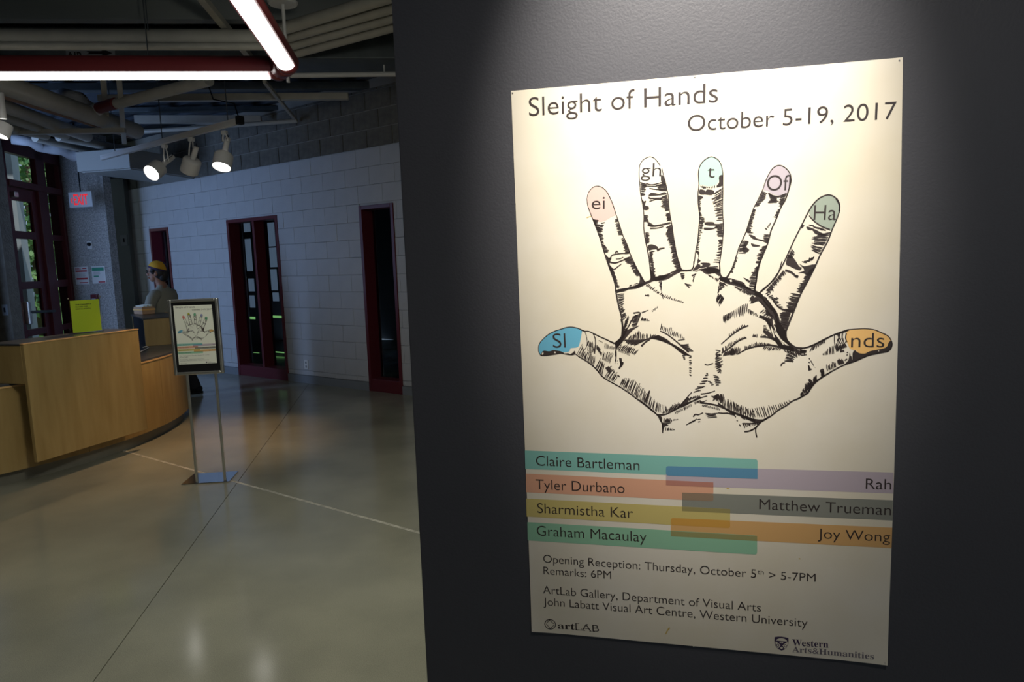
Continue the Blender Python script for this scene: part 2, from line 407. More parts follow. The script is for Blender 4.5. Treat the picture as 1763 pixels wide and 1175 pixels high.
pv = MB().box((-3, -1.2, -.014), (3, 1.2, .03)).build('paved_strip', M['pathc']); pv.location = dirpt(74, 560, 15, -.01); pv.rotation_euler = (0, 0, .6); tag(pv, kind='structure')

def textmesh(s, bold=0.0, res=5):
    c = bpy.data.curves.new('t', 'FONT'); c.body = s; c.size = 1; c.offset = bold; c.resolution_u = res
    o = bpy.data.objects.new('t', c); COL.objects.link(o); dg = bpy.context.evaluated_depsgraph_get(); dg.update()
    me = bpy.data.meshes.new_from_object(o.evaluated_get(dg)); vs = [v.co.copy() for v in me.vertices]; fs = [tuple(p.vertices) for p in me.polygons]
    bpy.data.objects.remove(o); bpy.data.curves.remove(c); bpy.data.meshes.remove(me); return vs, fs
def addtext(bm, s, x, z, h, y, width=None, bold=0, cap='H', center=False):
    """flat lettering on the local XZ plane, cap height h, baseline z, facing -Y"""
    vs, fs = textmesh(s, bold)
    if not vs: return
    cv, _ = textmesh(cap, bold); ch = max(v.y for v in cv)-min(min(v.y for v in cv), 0)
    k = h/ch; x0 = min(v.x for v in vs); x1 = max(v.x for v in vs); kx = (width/(x1-x0)) if width else k
    off = -(x1-x0)*kx/2 if center else 0
    bv = [bm.verts.new((x+off+(v.x-x0)*kx, y, z+v.y*k)) for v in vs]
    for f in fs:
        try: bm.faces.new([bv[i] for i in f])
        except ValueError: pass
# ================================================================== CEILING SERVICES
def pipe(name, a, b, r, m, label, cat='pipe', group=None, seg=14):
    a = Vector(a); b = Vector(b); mid = (a+b)/2
    o = MB().tube([a-mid, b-mid], r, seg).build(name, m, smooth=40); o.location = mid
    return tag(o, label, cat, group)
def bar(name, a, b, w, h, m, label, cat, group=None):
    a = Vector(a); b = Vector(b); d = b-a; L = d.length
    o = MB().box((-L/2, -w/2, -h/2), (L/2, w/2, h/2)).build(name, m, bevel=.004)
    o.location = (a+b)/2; o.rotation_euler = (0, -math.asin(d.z/L), math.atan2(d.y, d.x)); return tag(o, label, cat, group)
# long fluorescent fixtures with maroon housings
def fixture(a, b, label, w=.074, ends=(True, True)):
    a = Vector(a); b = Vector(b); L = (b-a).length
    root = empty('fluorescent_light', a, math.atan2((b-a).y, (b-a).x), label, 'light')
    prof = [(w*math.cos(t), w*1.0*math.sin(t)) for t in [math.radians(q) for q in range(-28, 209, 14)]]
    bm = bmesh.new()
    def ext(prof, x0, x1, close=True):
        A = [bm.verts.new((x0, y, z)) for y, z in prof]; B = [bm.verts.new((x1, y, z)) for y, z in prof]; n = len(prof)
        for i in range(n): bm.faces.new((A[i], A[(i+1) % n], B[(i+1) % n], B[i]))
        bm.faces.new(A[::-1]); bm.faces.new(B)
    ext(prof, 0, L)
    mb = MB(); mb.bm.free(); mb.bm = bm
    mb.build('housing', M['fixred'], root, smooth=35)
    bm = bmesh.new()
    pr = [(w*.86*math.cos(t), w*.88*math.sin(t)) for t in [math.radians(q) for q in range(-152, -27, 10)]]
    ext(pr, .055 if ends[0] else 0, L-(.055 if ends[1] else 0))
    mb = MB(); mb.bm.free(); mb.bm = bm
    mb.build('diffuser', M['lens'], root, smooth=35)
    for x, on in ((0, ends[0]), (L, ends[1])):
        if on: MB().ball((x, 0, 0), w*1.02).build('end_cap', M['fixred'], root, smooth=True)
    return root
FZ = 2.75
A1 = atz(478, 118, FZ); A0 = atz(-60, 118, FZ)
B1 = atz(494, 108, FZ); B0v = atz(424, 0, FZ); bd = (B0v-B1).normalized()
fixture(A1, A1+(A0-A1).normalized()*3.0, 'long maroon fluorescent light running level above the reception desk')
fB = fixture(B1, B1+bd*3.4, 'long maroon fluorescent light coming overhead towards the camera', w=.070)
MB().tube([A1, (A1+B1)/2+Vector((.01, 0, 0)), B1], .070, 16).build('corner_joint', M['fixred'], None, smooth=True)
cj = bpy.data.objects['corner_joint']; cj.parent = fB; cj.matrix_parent_inverse = (Matrix.Translation(B1) @ Matrix.Rotation(math.atan2(bd.y, bd.x), 4, 'Z')).inverted()
cb = Matrix.Rotation(0, 4, 'Z')
ip = atz(487, 8, 3.25); inv = (Matrix.Translation(B1) @ Matrix.Rotation(math.atan2(bd.y, bd.x), 4, 'Z')).inverted()
o = MB().lathe([(.0, .0), (.09, .0), (.10, .015), (.085, .03), (.02, .035)], 24, Matrix.Translation(ip), cap=False).tube([ip, (ip.x, ip.y, FZ)], .012, 8).build('hanger', M['whitepaint'], fB, smooth=40)
o.matrix_parent_inverse = inv
# ducts and pipes
pipe('air_pipe', atz(-80, 65, 3.2), atz(470, 66, 3.2), .062, M['pipe'], 'upper of two thick cream pipes running level across the top left')
pipe('air_pipe', atz(-80, 79, 3.13), atz(470, 80, 3.13), .028, M['pipe'], 'lower thinner cream pipe directly under the thick level pipe')
for k, (x0, y0, x1, y1, r, lb) in enumerate(((474, 53.5, 760, -33, .044, 'topmost of four slanting cream pipes beside the dark wall'), (476, 70, 760, -10, .038, 'second from the top of four slanting cream pipes beside the dark wall'),
        (480, 84, 760, 7, .038, 'third from the top of four slanting cream pipes beside the dark wall'), (484, 98, 760, 23, .040, 'lowest of four slanting cream pipes beside the dark wall'))):
    pipe('conduit_pipe', atz(x0, y0, 3.28-.01*k), atz(x1, y1, 3.28-.01*k), r, M['pipe'], lb, 'pipe', 'slanting pipes beside the dark wall')
pp = empty('sprinkler_line', atz(590, 129, 3.2), 0, 'slim white level pipe with a thin rod hanger right of the red light corner', 'pipe')
c0 = atz(500, 130, 3.2)-pp.location; c1 = atz(800, 126, 3.2)-pp.location
MB().tube([c0, c1], .022).build('pipe_run', M['whitepaint'], pp, smooth=40)
h0 = atz(662, 128, 3.2)-pp.location
MB().tube([h0, h0+Vector((0, 0, DZ-3.2-.05))], .008, 8).lathe([(.03, 0), (.03, .01), (.008, .02)], 12, Matrix.Translation(h0+Vector((0, 0, .2)))).build('rod_hanger', M['whitepaint'], pp, smooth=40)
bar('strip_channel', atz(170, 170, 3.3), atz(600, 166, 3.3), .07, .07, M['pipe'], 'long cream ceiling strip nearest below the level red light', 'ceiling strip')
bar('strip_channel', atz(233, 206, 3.35), atz(450, 206, 3.35), .09, .09, M['pipe'], 'short cream ceiling strip second below the level red light', 'ceiling strip')
pipe('thin_conduit', atz(216, 229, 3.2), atz(512, 208, 3.25), .026, M['pipe'], 'thin cream conduit passing just above the track lights', 'pipe')
bar('slanting_strut', atz(330, -25, 3.29), atz(448, 120, 3.29), .05, .05, M['pipe'], 'thin cream strut slanting down behind the level red light, left of the corner', 'strut')
bar('slanting_strut', atz(455, 140, 3.27), atz(511, 209, 3.27), .035, .035, M['pipe'], 'thin cream strut slanting down to the end of the conduit', 'strut')
pipe('sprinkler_main', atz(196, 180, 3.1), atz(360, 138, 3.1), .05, M['pipe'], 'slanting cream pipe ending at a maroon band and wrapped elbow')
def at_pipe(x0, y0, x1, y1, z): return atz(x0, y0, z), atz(x1, y1, z)
a, b = at_pipe(171, 186, 199, 178, 3.1); mb_ = pipe('pipe_band', a, b, .053, M['fixred'], 'maroon band around the slanting cream pipe', 'pipe band')
el = [atz(172, 187, 3.1), atz(158, 192, 3.1), atz(146, 188, 3.11), atz(134, 176, 3.15), atz(110, 166, 3.3)]
mid = el[2]; o = MB().tube([e-mid for e in el], [.05, .085, .10, .10, .08], 16).build('wrapped_elbow', M['wrap'], smooth=True); o.location = mid; tag(o, 'crumpled white insulated pipe elbow beside the maroon band', 'pipe')
# bundle of slanting pipes on the left
bund = [((-60, 122), (235, 226), .085, 3.05, 'thickest and topmost of the bundled grey pipes at upper left'), ((-60, 143), (226, 234), .032, 3.0, 'thin copper-taped conduit under the thickest bundled pipe'),
        ((-60, 158), (150, 235), .06, 3.0, 'second large grey pipe of the bundle at upper left'), ((-60, 180), (112, 232), .055, 2.98, 'third large grey pipe of the bundle at upper left'), ((-60, 203), (80, 233), .05, 2.96, 'fourth and lowest grey pipe of the bundle at upper left')]
for k, (p0, p1, r, z, lb) in enumerate(bund):
    pipe('bundled_pipe', atz(*p0, z), atz(*p1, z), r, M['brass'] if k == 1 else M['pipe'], lb, 'pipe', 'bundled pipes at the upper left')
for k, (p0, p1, r, lb) in enumerate((((100, 236), (240, 262), .05, 'upper grey pipe passing behind the strut channel towards the white bulkhead'), ((60, 238), (190, 268), .045, 'lower grey pipe passing behind the strut channel towards the white bulkhead'))):
    pipe('far_pipe', atz(*p0, 3.15), atz(*p1, 3.15), r, M['pipe'], lb)
us = empty('pipe_rack', atz(215, 224, 2.98), 0, 'cream strut rack holding the bundled pipes', 'pipe rack')
def rb(name, a, b, w):
    a = a-us.location; b = b-us.location; d = b-a; L = d.length
    Mx = Matrix.Translation((a+b)/2) @ d.to_track_quat('X', 'Z').to_matrix().to_4x4()
    MB().box((-L/2, -w/2, -w/2), (L/2, w/2, w/2), Mx).build(name, M['pipe'], us, bevel=.003)
rb('cross_channel', atz(0, 228, 2.93), atz(216, 225, 2.93), .05)
rb('hanging_channel', atz(210, 186, 2.93)+Vector((0, 0, .3)), atz(214, 245, 2.93), .045)
rb('hanging_channel', atz(183, 190, 3.0)+Vector((0, 0, .3)), atz(185, 222, 3.0), .05)
# duct wrap
wp = [atz(20, 240, 3.22), atz(52, 244, 3.2), atz(66, 252, 3.18), atz(90, 254, 3.18), atz(108, 256, 3.18), atz(126, 266, 3.16), atz(150, 262, 3.18)]
mid = wp[3]; o = MB().tube([w-mid for w in wp], [.06, .06, .07, .09, .09, .10, .07], 14).build('wrapped_duct', M['wrap'], smooth=True); o.location = mid; tag(o, 'sagging blue-white wrapped duct above the entrance door', 'duct')
# large square duct with its direction label, dark beam
dct = empty('air_duct', atz(150, 96, 3.3), 0, 'dark galvanised duct behind the level red light, marked with an arrow', 'duct')
dd = (atz(400, 100, 3.3)-atz(-60, 100, 3.3)).normalized(); da = math.atan2(dd.y, dd.x); dct.rotation_euler = (0, 0, da)
MB().box((-3.5, 0, -.02), (3.4, .5, .23)).build('duct_body', M['duct'], dct, bevel=.01)
lb_ = MB(); lb_.box((-.16, -.004, -.045), (-.02, -.001, .045)); lb_.box((-.02, -.004, -.03), (.22, -.001, .07)); lb_.build('label_plate', M['basegrey'], dct)
ar = MB(); ar.prism([(-.0, .01), (.12, .01), (.12, -.012), (.2, .02), (.12, .055), (.12, .035), (0, .035), (.02, .022)], .0045, .006, Matrix.Rotation(PI/2, 4, 'X')); addtext(ar.bm, 'AIR', -.155, -.03, .06, -.0055, .125, bold=.02); tag(ar.build('arrow_and_word', M['black'], dct), kind='stuff')
bar('roof_beam', atz(-80, 16, 3.42), atz(800, 20, 3.42), .10, .16, M['beam'], 'dull grey-green roof beam along the very top left', 'beam')
bar('roof_beam', atz(-80, 153, 3.5), atz(640, 148, 3.5), .12, .08, M['duct'], 'dark roof beam just below the level red light', 'beam')
bar('roof_beam', atz(500, 118, 3.5), atz(800, 119, 3.5), .10, .08, M['duct'], 'dark roof beam right of the red light corner', 'beam')
bar('roof_beam', atz(180, 191, 3.5), atz(500, 187, 3.5), .12, .05, M['duct'], 'faint dark roof beam between the two cream ceiling strips', 'beam')
def hang(px, py, z, lab):
    p = atz(px, py, z); o = MB().tube([(0, 0, 0), (0, 0, DZ-z-.06)], .004, 6).build('hanger_rod', M['duct']); o.location = p; tag(o, lab, 'rod')
hang(255, 52, 3.2, 'thin rod hanging the thick level pipe from the roof'); hang(255, 96, 3.05, 'thin rod below the thick level pipe'); hang(494, 140, 3.1, 'thin rod right of the red light corner, above the track lights')
# bulkhead over the lobby corner
bx = empty('ceiling_unit', (0, 0, 0), 0, 'white boxed ceiling unit over the exit sign corner', 'ceiling unit')
u0 = aty(130, 265, 7.5); u1 = aty(222.5, 274, 7.5); zb = aty(134, 296, 7.5).z; zt = max(u0.z, u1.z)+.02
bx.location = (u0.x, 7.5, zb)
M['unit'] = mat('unit_grey', (.27, .275, .26), .5)
MB().box((0, 0, 0), (u1.x-u0.x, 1.75, zt-zb)).build('casing', M['unit'], bx, bevel=.006)
MB().box((.03, .04, -.012), (u1.x-u0.x-.03, 1.70, 0)).build('access_panel', M['unit'], bx, bevel=.003)

# ================================================================== TRACK LIGHTS
TZ = 2.75
t0 = atz(176, 276, TZ); t1 = atz(414, 213, TZ)
tk = empty('light_track', t0, math.atan2((t1-t0).y, (t1-t0).x), 'long cream lighting track carrying three spotlights', 'track'); TL = (t1-t0).length
MB().box((0, -.02, 0), (TL, .02, .032)).box((0, -.02, .032), (TL, -.012, .05)).box((0, .012, .032), (TL, .02, .05)).build('rail', M['whitepaint'], tk, bevel=.002)
MB().box((TL-.03, -.026, -.006), (TL+.02, .026, .062)).build('end_feed', M['black'], tk)
for f_ in (.12, .5, .93): MB().tube([(TL*f_, 0, .03), (TL*f_, 0, DZ-TZ-.05)], .005, 6).build('drop_rod', M['duct'], tk)
MB().tube([(TL-.02, 0, .05), (TL-.15, .05, .2), (TL-.45, .03, .28), (TL-.55, 0, .6), (TL-.55, 0, .84)], .006, 6).build('power_cable', M['black'], tk, smooth=True)
def spot(hang_, pivot, top, mouth, toward, label, lit=True, group='spotlights on the cream track'):
    """image readings of the hang point, pivot, stem top and lamp mouth; toward: depth gained between stem top and mouth"""
    hp = atz(*hang_, TZ); dep = hp.y
    pv = aty(*pivot, dep); st_ = aty(*top, dep-toward/2); f = aty(*mouth, dep+toward/2)
    root = empty('track_spotlight', hp, 0, label, 'spotlight', group); L = lambda p: p-hp; HL = .135
    MB().box((-.024, -.02, -.035), (.024, .02, 0)).build('adapter', M['whitepaint'], root, bevel=.003)
    d = (f-st_).normalized()
    for sx in (-.024, .024):
        MB().tube([(sx*.5, 0, -.03), ((sx*.9)+L(pv).x*.5, L(pv).y*.5, L(pv).z*.5-.015), L(pv)+Vector((sx, 0, 0))], .007, 8).build('bracket_arm', M['whitepaint'], root, smooth=True)
    n = (f-st_).length
    Ms = Matrix.Translation(L(st_)) @ d.to_track_quat('Z', 'Y').to_matrix().to_4x4()
    MB().lathe([(.018, 0), (.025, .004), (.025, n-HL-.012), (.02, n-HL+.004)], 20, Ms).build('stem', M['whitepaint'], root, smooth=40)
    Mh = Matrix.Translation(L(f)-d*HL) @ d.to_track_quat('Z', 'Y').to_matrix().to_4x4()
    MB().lathe([(.024, -.002), (.070, .0), (.081, .010), (.083, .02), (.083, HL), (.077, HL), (.075, .03), (.03, .02)], 32, Mh, cap=False).build('lamp_shade', M['whitepaint'], root, smooth=40)
    if lit:
        MB().lathe([(0.001, HL-.012), (.074, HL-.010), (.076, HL-.014)], 32, Mh, cap=False).build('lamp_face', M['lampglow'], root)
        MB().lathe([(.027, -.012), (.029, -.012), (.029, -.005), (.027, -.005)], 20, Mh, cap=False).build('vent_ring', M['lampglow'], root)
    MB().tube([L(st_), L(st_)+Vector((.0, 0, .03)), (L(st_)+L(pv))/2+Vector((.03, 0, .03)), L(pv)+Vector((.01, 0, .02))], .003, 6).build('lead', M['black'], root, smooth=True)
    return f+d*.03, d
W1 = spot((283, 249), (287, 278), (298, 270), (260.5, 298.5), -.30, 'leftmost track spotlight, lit and tipped steeply to the left')
W2 = spot((329, 237), (329, 268), (338, 253), (325.5, 296), .06, 'middle track spotlight, unlit and tipped slightly away', lit=False)
W3 = spot((386, 225), (388, 243), (392, 238), (381.3, 288), -.14, 'rightmost track spotlight, lit and pointing down')
light('track_beam', 'SPOT', W1[0], W1[0]+W1[1], 90, (1, .62, .30), spot_size=1.2, spot_blend=.8, shadow_soft_size=.03)
light('track_beam', 'SPOT', W3[0], (W3[0].x-.15, W3[0].y-.5, 0), 120, (1, .60, .30), spot_size=1.15, spot_blend=.9, shadow_soft_size=.03)
# spotlight head at the left edge of the frame
lh = empty('track_spotlight', atz(4, 190, 2.7), 0, 'spotlight cut by the left frame edge, seen from its side', 'spotlight')
dl = Vector((-.15, -.35, -.9)).normalized()
MB().tube([(0, 0, .12), (.0, 0, 0), (.0, .0, -.06)], .022, 14).build('stem', M['whitepaint'], lh, smooth=40)
Mh = Matrix.Translation((0, 0, -.09)) @ dl.to_track_quat('Z', 'Y').to_matrix().to_4x4()
MB().lathe([(.03, 0), (.058, .004), (.062, .012), (.062, .10), (.055, .10), (.05, .04)], 28, Mh, cap=False).build('lamp_shade', M['whitepaint'], lh, smooth=40)
MB().lathe([(0.001, .085), (.055, .086), (.055, .08)], 24, Mh, cap=False).build('lamp_face', M['lampglow'], lh)
# ================================================================== FITTINGS ON THE WALLS
ex = empty('exit_sign', aty(141, 344, 8.1), math.radians(3), 'lit red exit sign on a white box before the concrete wall', 'sign')
ew_ = (aty(160, 345, 8.1)-aty(122, 345, 8.1)).length; eh = .215
MB().box((-ew_/2, -.03, -eh/2), (ew_/2, .03, eh/2)).build('housing', M['exitbody'], ex, bevel=.006)
MB().tube([(-.01, 0, eh/2), (-.01, 0, 1.15)], .008, 8).build('stem', M['black'], ex)
b_ = MB(); addtext(b_.bm, 'EXIT', -ew_*.27, -eh*.33, eh*.68, -.034, ew_*.60, bold=.012); addtext(b_.bm, '‹', -ew_*.40, -eh*.2, eh*.5, -.034, .03, bold=.03); tag(b_.build('letters', M['exitred'], ex), kind='stuff')
def notice(px0, py0, px1, py1, label, build):
    a = aty(px0, py0, CY-.012); b = aty(px1, py1, CY-.012)
    o = empty('safety_notice', (a.x, CY-.012, b.z), 0, label, 'notice'); w = b.x-a.x; h = a.z-b.z
    MB().box((0, 0, 0), (w, .010, h)).build('board', M['whitepaint'], o, bevel=.002); build(o, w, h)
flat('noticered', (.35, .03, .04)); flat('noticegreen', (.03, .22, .14))
def nred(o, w, h):
    b = MB(); b.box((.08*w, -.002, .70*h), (.92*w, -.001, .79*h)); b.box((.1*w, -.002, .27*h), (.92*w, -.001, .37*h)); b.box((.3*w, -.002, .06*h), (.92*w, -.001, .12*h))
    addtext(b.bm, 'FIRE', .08*w, .83*h, .12*h, -.002, .42*w, bold=.02); b.box((.6*w, -.002, .87*h), (.9*w, -.001, .93*h)); tag(b.build('print', M['noticered'], o), kind='stuff')
    b = MB()
    for k in range(6): b.box((.14*w, -.002, (.42+.04*k)*h), ((.75+.03*(k % 3))*w, -.001, (.43+.04*k)*h))
    tag(b.build('fine_print', M['greyink'], o), kind='stuff')
def ngrn(o, w, h):
    b = MB(); b.box((.05*w, -.002, .72*h), (.92*w, -.001, .93*h)); b.box((.14*w, -.002, .38*h), (.5*w, -.001, .46*h)); tag(b.build('green_print', M['noticegreen'], o), kind='stuff')
    b = MB(); b.box((.45*w, -.002, .05*h), (.95*w, -.001, .12*h)); b.build('red_print', M['noticered'], o)
    b = MB()
    for k in range(5): b.box((.14*w, -.002, (.52+.035*k)*h), ((.6+.04*(k % 3))*w, -.001, (.53+.035*k)*h))
    tag(b.build('fine_print', M['greyink'], o), kind='stuff')
notice(127.5, 460, 154, 489.5, 'white fire notice with red bars on the concrete wall', nred)
notice(156.5, 459, 183, 488, 'white safety notice with a green header on the concrete wall', ngrn)
o = empty('wall_sensor', aty(156, 421, CY-.001), 0, 'small white wall sensor with a black face on the concrete', 'sensor')
MB().box((-.045, -.02, -.07), (.03, 0, .045)).build('plate', M['whitepaint'], o, bevel=.003); MB().lathe([(.0, .05), (.025, .045), (.03, 0)], 16, Matrix.Rotation(PI/2, 4, 'X'), cap=False).build('black_cap', M['black'], o, smooth=40)
o = empty('fire_alarm_box', aty(166, 514, CY-.001), 0, 'small dark red alarm box on the concrete behind the lime notice', 'alarm')
MB().box((-.06, -.05, -.06), (.06, 0, .06)).build('box', M['maroon'], o, bevel=.006); MB().box((-.035, -.056, -.03), (.035, -.05, .0)).build('pull_handle', M['exitbody'], o, bevel=.002)
def plate(name, loc, rz, w, h, m, label, cat, part, pm):
    o = empty(name, loc, rz, label, cat); MB().box((-w/2, -.008, -h/2), (w/2, 0, h/2)).build('cover_plate', m, o, bevel=.002)
    part(o, pm)
def rocker(o, m): MB().box((-.014, -.012, -.03), (.014, -.008, .03)).build('rocker', m, o, bevel=.002)
def sockets(o, m):
    for z in (-.026, .026): MB().box((-.014, -.0105, z-.014), (.014, -.008, z+.014)).build('socket', m, o, bevel=.003)
plate('light_switch', aty(214, 414, 9.35), 0, .13, .17, M['basegrey'], 'dark switch plate on the grey pilaster', 'switch', rocker, M['black'])
plate('light_switch', aty(9, 534, 6.949), 0, .09, .14, M['basegrey'], 'dark switch plate on the concrete pier at the left edge', 'switch', rocker, M['black'])
s_, z_ = onback(528, 628)
plate('power_outlet', BP+BT*s_+BN*(-.002)+Vector((0, 0, z_)), BA, .075, .12, mat('outlet_white', (.75, .75, .72), .4), 'white power outlet low on the painted block wall', 'outlet', sockets, M['basegrey'])

# ================================================================== RECEPTION DESK
DC = Vector((-6.9, 4.69)); DR = 2.35
desk = empty('reception_desk', (DC.x, DC.y, 0), 0, 'curved maple reception desk with a dark counter and steel kick', 'desk')
def arc(r0, r1, a0, a1, z0, z1, n=72):
    b = bmesh.new(); rows = []
    for i in range(n+1):
        t = math.radians(a0+(a1-a0)*i/n); c, s = math.cos(t), math.sin(t)
        rows.append([b.verts.new((r*c, r*s, z)) for r, z in ((r0, z0), (r1, z0), (r1, z1), (r0, z1))])
    for p, q_ in zip(rows, rows[1:]):
        for j in range(4): b.faces.new((p[j], p[(j+1) % 4], q_[(j+1) % 4], q_[j]))
    b.faces.new(rows[0][::-1]); b.faces.new(rows[-1]); mb = MB(); mb.bm.free(); mb.bm = b; return mb
seams = [-62, -35, -8, 14, 38, 62]
for a0, a1 in zip(seams, seams[1:]):
    arc(DR-.03, DR, a0+.04, a1-.04, .10, .715, 18).build('front_panel', M['wood'], desk, smooth=30)
arc(DR-.10, DR-.06, -62, 62, 0, .10).build('kick', M['kick'], desk, smooth=30)
arc(DR-.72, DR+.004, -62, 62, .728, .745).build('counter', M['laminate'], desk, smooth=30)
arc(DR-.02, DR+.006, -62, 62, .715, .7285).build('edge_band', M['woodedge'], desk, smooth=30)
arc(DR-.70, DR-.67, -62, 62, 0, .728).build('inner_panel', M['wood'], desk, smooth=30)
def hutch(P, ang, L, D, zb, label_open):
    """P: outer near corner; the long front runs from P along ang+90; D: depth inwards"""
    Mx = Matrix.Translation((P[0]-DC.x, P[1]-DC.y, 0)) @ Matrix.Rotation(ang, 4, 'Z')
    W = M['wood']; dk = desk
    MB().box((-.03, 0, zb), (0, L, 1.03), Mx).build('tall_front_panel', W, dk, bevel=.002)
    MB().box((-D, 0, .7455), (-.031, .025, 1.022), Mx).build('side_panel', W, dk, bevel=.002)
    MB().box((-D, L-.025, .7455), (-.031, L, 1.022), Mx).build('side_panel', W, dk, bevel=.002)
    MB().box((-D+.02, .03, .7455), (-.04, L-.03, .757), Mx).build('shelf', M['laminate'], dk)
    MB().box((-D-.01, -.004, 1.0225), (-.031, L+.004, 1.036), Mx).build('raised_top', M['laminate'], dk, bevel=.002)
    MB().box((-.031, -.003, 1.0305), (.003, L+.003, 1.0365), Mx).build('edge_band', M['woodedge'], dk)
    MB().box((-D+.006, .03, .757), (-D+.012, L-.03, 1.02), Mx).build('inner_back', M['black'], dk)
p0 = atz(39.8, 592.8, 1.035); p1 = atz(237.4, 566.8, 1.035)
hutch((p0.x, p0.y), math.atan2(p1.y-p0.y, p1.x-p0.x)-PI/2, (p1-p0).length, .36, .17, True)
hutch((-5.09, 6.17), math.radians(49), .92, .36, .10, True)

# lime notice in a clear holder on the raised counter
lc = (atz(126.4, 575.5, 1.037)+atz(175.7, 570.5, 1.037))/2; lv = atz(175.7, 570.5, 1.037)-atz(126.4, 575.5, 1.037)
lg = empty('notice_holder', lc, math.atan2(lv.y, lv.x), 'lime green gallery closed notice in a clear stand on the desk', 'notice'); lw = lv.length
tz_ = atp(142, 517, lc, (lv.y, -lv.x, 0)).z-1.037
MB().box((-lw/2-.02, .003, .0), (lw/2+.02, .0045, tz_+.03)).box((-lw/2-.02, .0045, 0), (lw/2+.02, .07, .0015)).build('clear_panel', M['acrylic'], lg)
MB().box((-lw/2, .000, .008), (lw/2, .0015, tz_)).build('lime_sheet', M['lime'], lg)
b_ = MB()
for k, t in enumerate(('THE GALLERY IS', 'CLOSED FOR', 'INSTALLATION.')):
    addtext(b_.bm, t, -lw*.33, tz_*(.855-.067*k), tz_*.034, -.001, lw*(.55, .42, .52)[k], bold=.02)
tag(b_.build('lettering', M['ink'], lg), kind='stuff')
for x in (-lw/2-.012, lw/2+.012): MB().lathe([(.004, 0), (.006, .004), (.004, .008)], 10, Matrix.Translation((x, .002, tz_+.018)) @ Matrix.Rotation(PI/2, 4, 'X')).build('corner_pin', M['chrome'], lg)
MB().tube([(lw/2+.018, .03, tz_+.03), (lw/2+.02, .03, tz_*.28)], .0025, 6).build('side_edge', M['whitepaint'], lg)
# box of papers on the far raised counter
bp_ = atz(249, 541, 1.037); bxo = empty('paper_box', bp_, math.radians(-25), 'open tan cardboard box of leaflets on the far raised counter', 'box')
M['card'] = mat('cardboard', (.50, .32, .20), .8)
MB().box((-.11, -.07, 0), (.11, .07, .085)).build('carton', M['card'], bxo, bevel=.008)
MB().box((-.112, -.072, .045), (.112, .072, .062)).build('stripe', M['tiporange'], bxo); MB().box((-.125, -.06, .005), (-.11, .06, .075)).build('end_label', M['whitepaint'], bxo, bevel=.004)
for k in range(3): MB().box((-.09, -.05+.035*k, .085), (.10, -.03+.035*k, .098+.004*k), Matrix.Rotation(.05*k, 4, 'Z')).build('leaflet', M['spaper'], bxo)
# cable on the lower counter
cbp = [atz(x, y, .752) for x, y in ((241, 606), (247, 604), (252, 601), (256, 599), (253, 597), (246, 598))]
mid = cbp[2]; o = MB().tube([c-mid for c in cbp], .006, 8).build('white_cable', M['whitepaint'], smooth=True); o.location = mid; tag(o, 'short white cable lying on the lower counter beside the raised box', 'cable')

# ================================================================== SIGN STAND
g0 = atz(339.5, 832); g1 = atz(387.6, 829); sv = g1-g0; sa = math.atan2(sv.y, sv.x); gc = (g0+g1)/2
st = empty('sign_stand', gc, sa, 'chrome floor sign stand holding a small framed poster', 'sign stand')
SN = (math.sin(sa), -math.cos(sa), 0)
def onst(px, py):
    p = atp(px, py, gc, SN)-gc; return p.x*math.cos(sa)+p.y*math.sin(sa), p.z
corn = [atz(*p)-gc for p in ((312, 836), (334, 817.7), (410.5, 813), (395, 831))]
loc = [(c.x*math.cos(sa)+c.y*math.sin(sa), -c.x*math.sin(sa)+c.y*math.cos(sa)) for c in corn]
MB().prism([loc[0], loc[3], loc[2], loc[1]], 0, .008).build('base_plate', M['mirror'], st, bevel=.002)
for (x, q_) in ((g0, (321, 646)), (g1, (367, 643))):
    dx = (x-gc).x*math.cos(sa)+(x-gc).y*math.sin(sa); tx, tz2 = onst(*q_)
    MB().box((dx-.008, -.008, .008), (dx+.008, .008, tz2+.02)).build('leg', M['chrome'], st, bevel=.002)
fx0, fz1 = onst(288.5, 518); fx1, _ = onst(375, 512); fz0 = onst(302.5, 648)[1]; fx1 = max(fx1, onst(386, 640)[0]); fz1 = 1.316; fz0 = .786
fx0 = (onst(288.5, 518)[0]+onst(302.5, 648)[0])/2; fx1 = (onst(375, 512)[0]+onst(386, 640)[0])/2
MB().box((fx0+.005, -.006, fz0+.005), (fx1-.005, .010, fz1-.005)).build('backing_board', M['blackgloss'], st)
fb = MB(); w = .021
fb.box((fx0, -.016, fz0), (fx0+w, .016, fz1)); fb.box((fx1-w, -.016, fz0), (fx1, .016, fz1)); fb.box((fx0+w, -.016, fz0), (fx1-w, .016, fz0+w)); fb.box((fx0+w, -.016, fz1-w), (fx1-w, .016, fz1))
fb.build('frame', M['chrome'], st, bevel=.005)
q0 = onst(298.7, 527.7); q1 = onst(375, 624.7); q2_ = onst(365, 523); q3 = onst(309.2, 628.5)
sx0 = (q0[0]+q3[0])/2; sx1 = (q1[0]+q2_[0])/2; sz1 = (q0[1]+q2_[1])/2; sz0 = (q1[1]+q3[1])/2

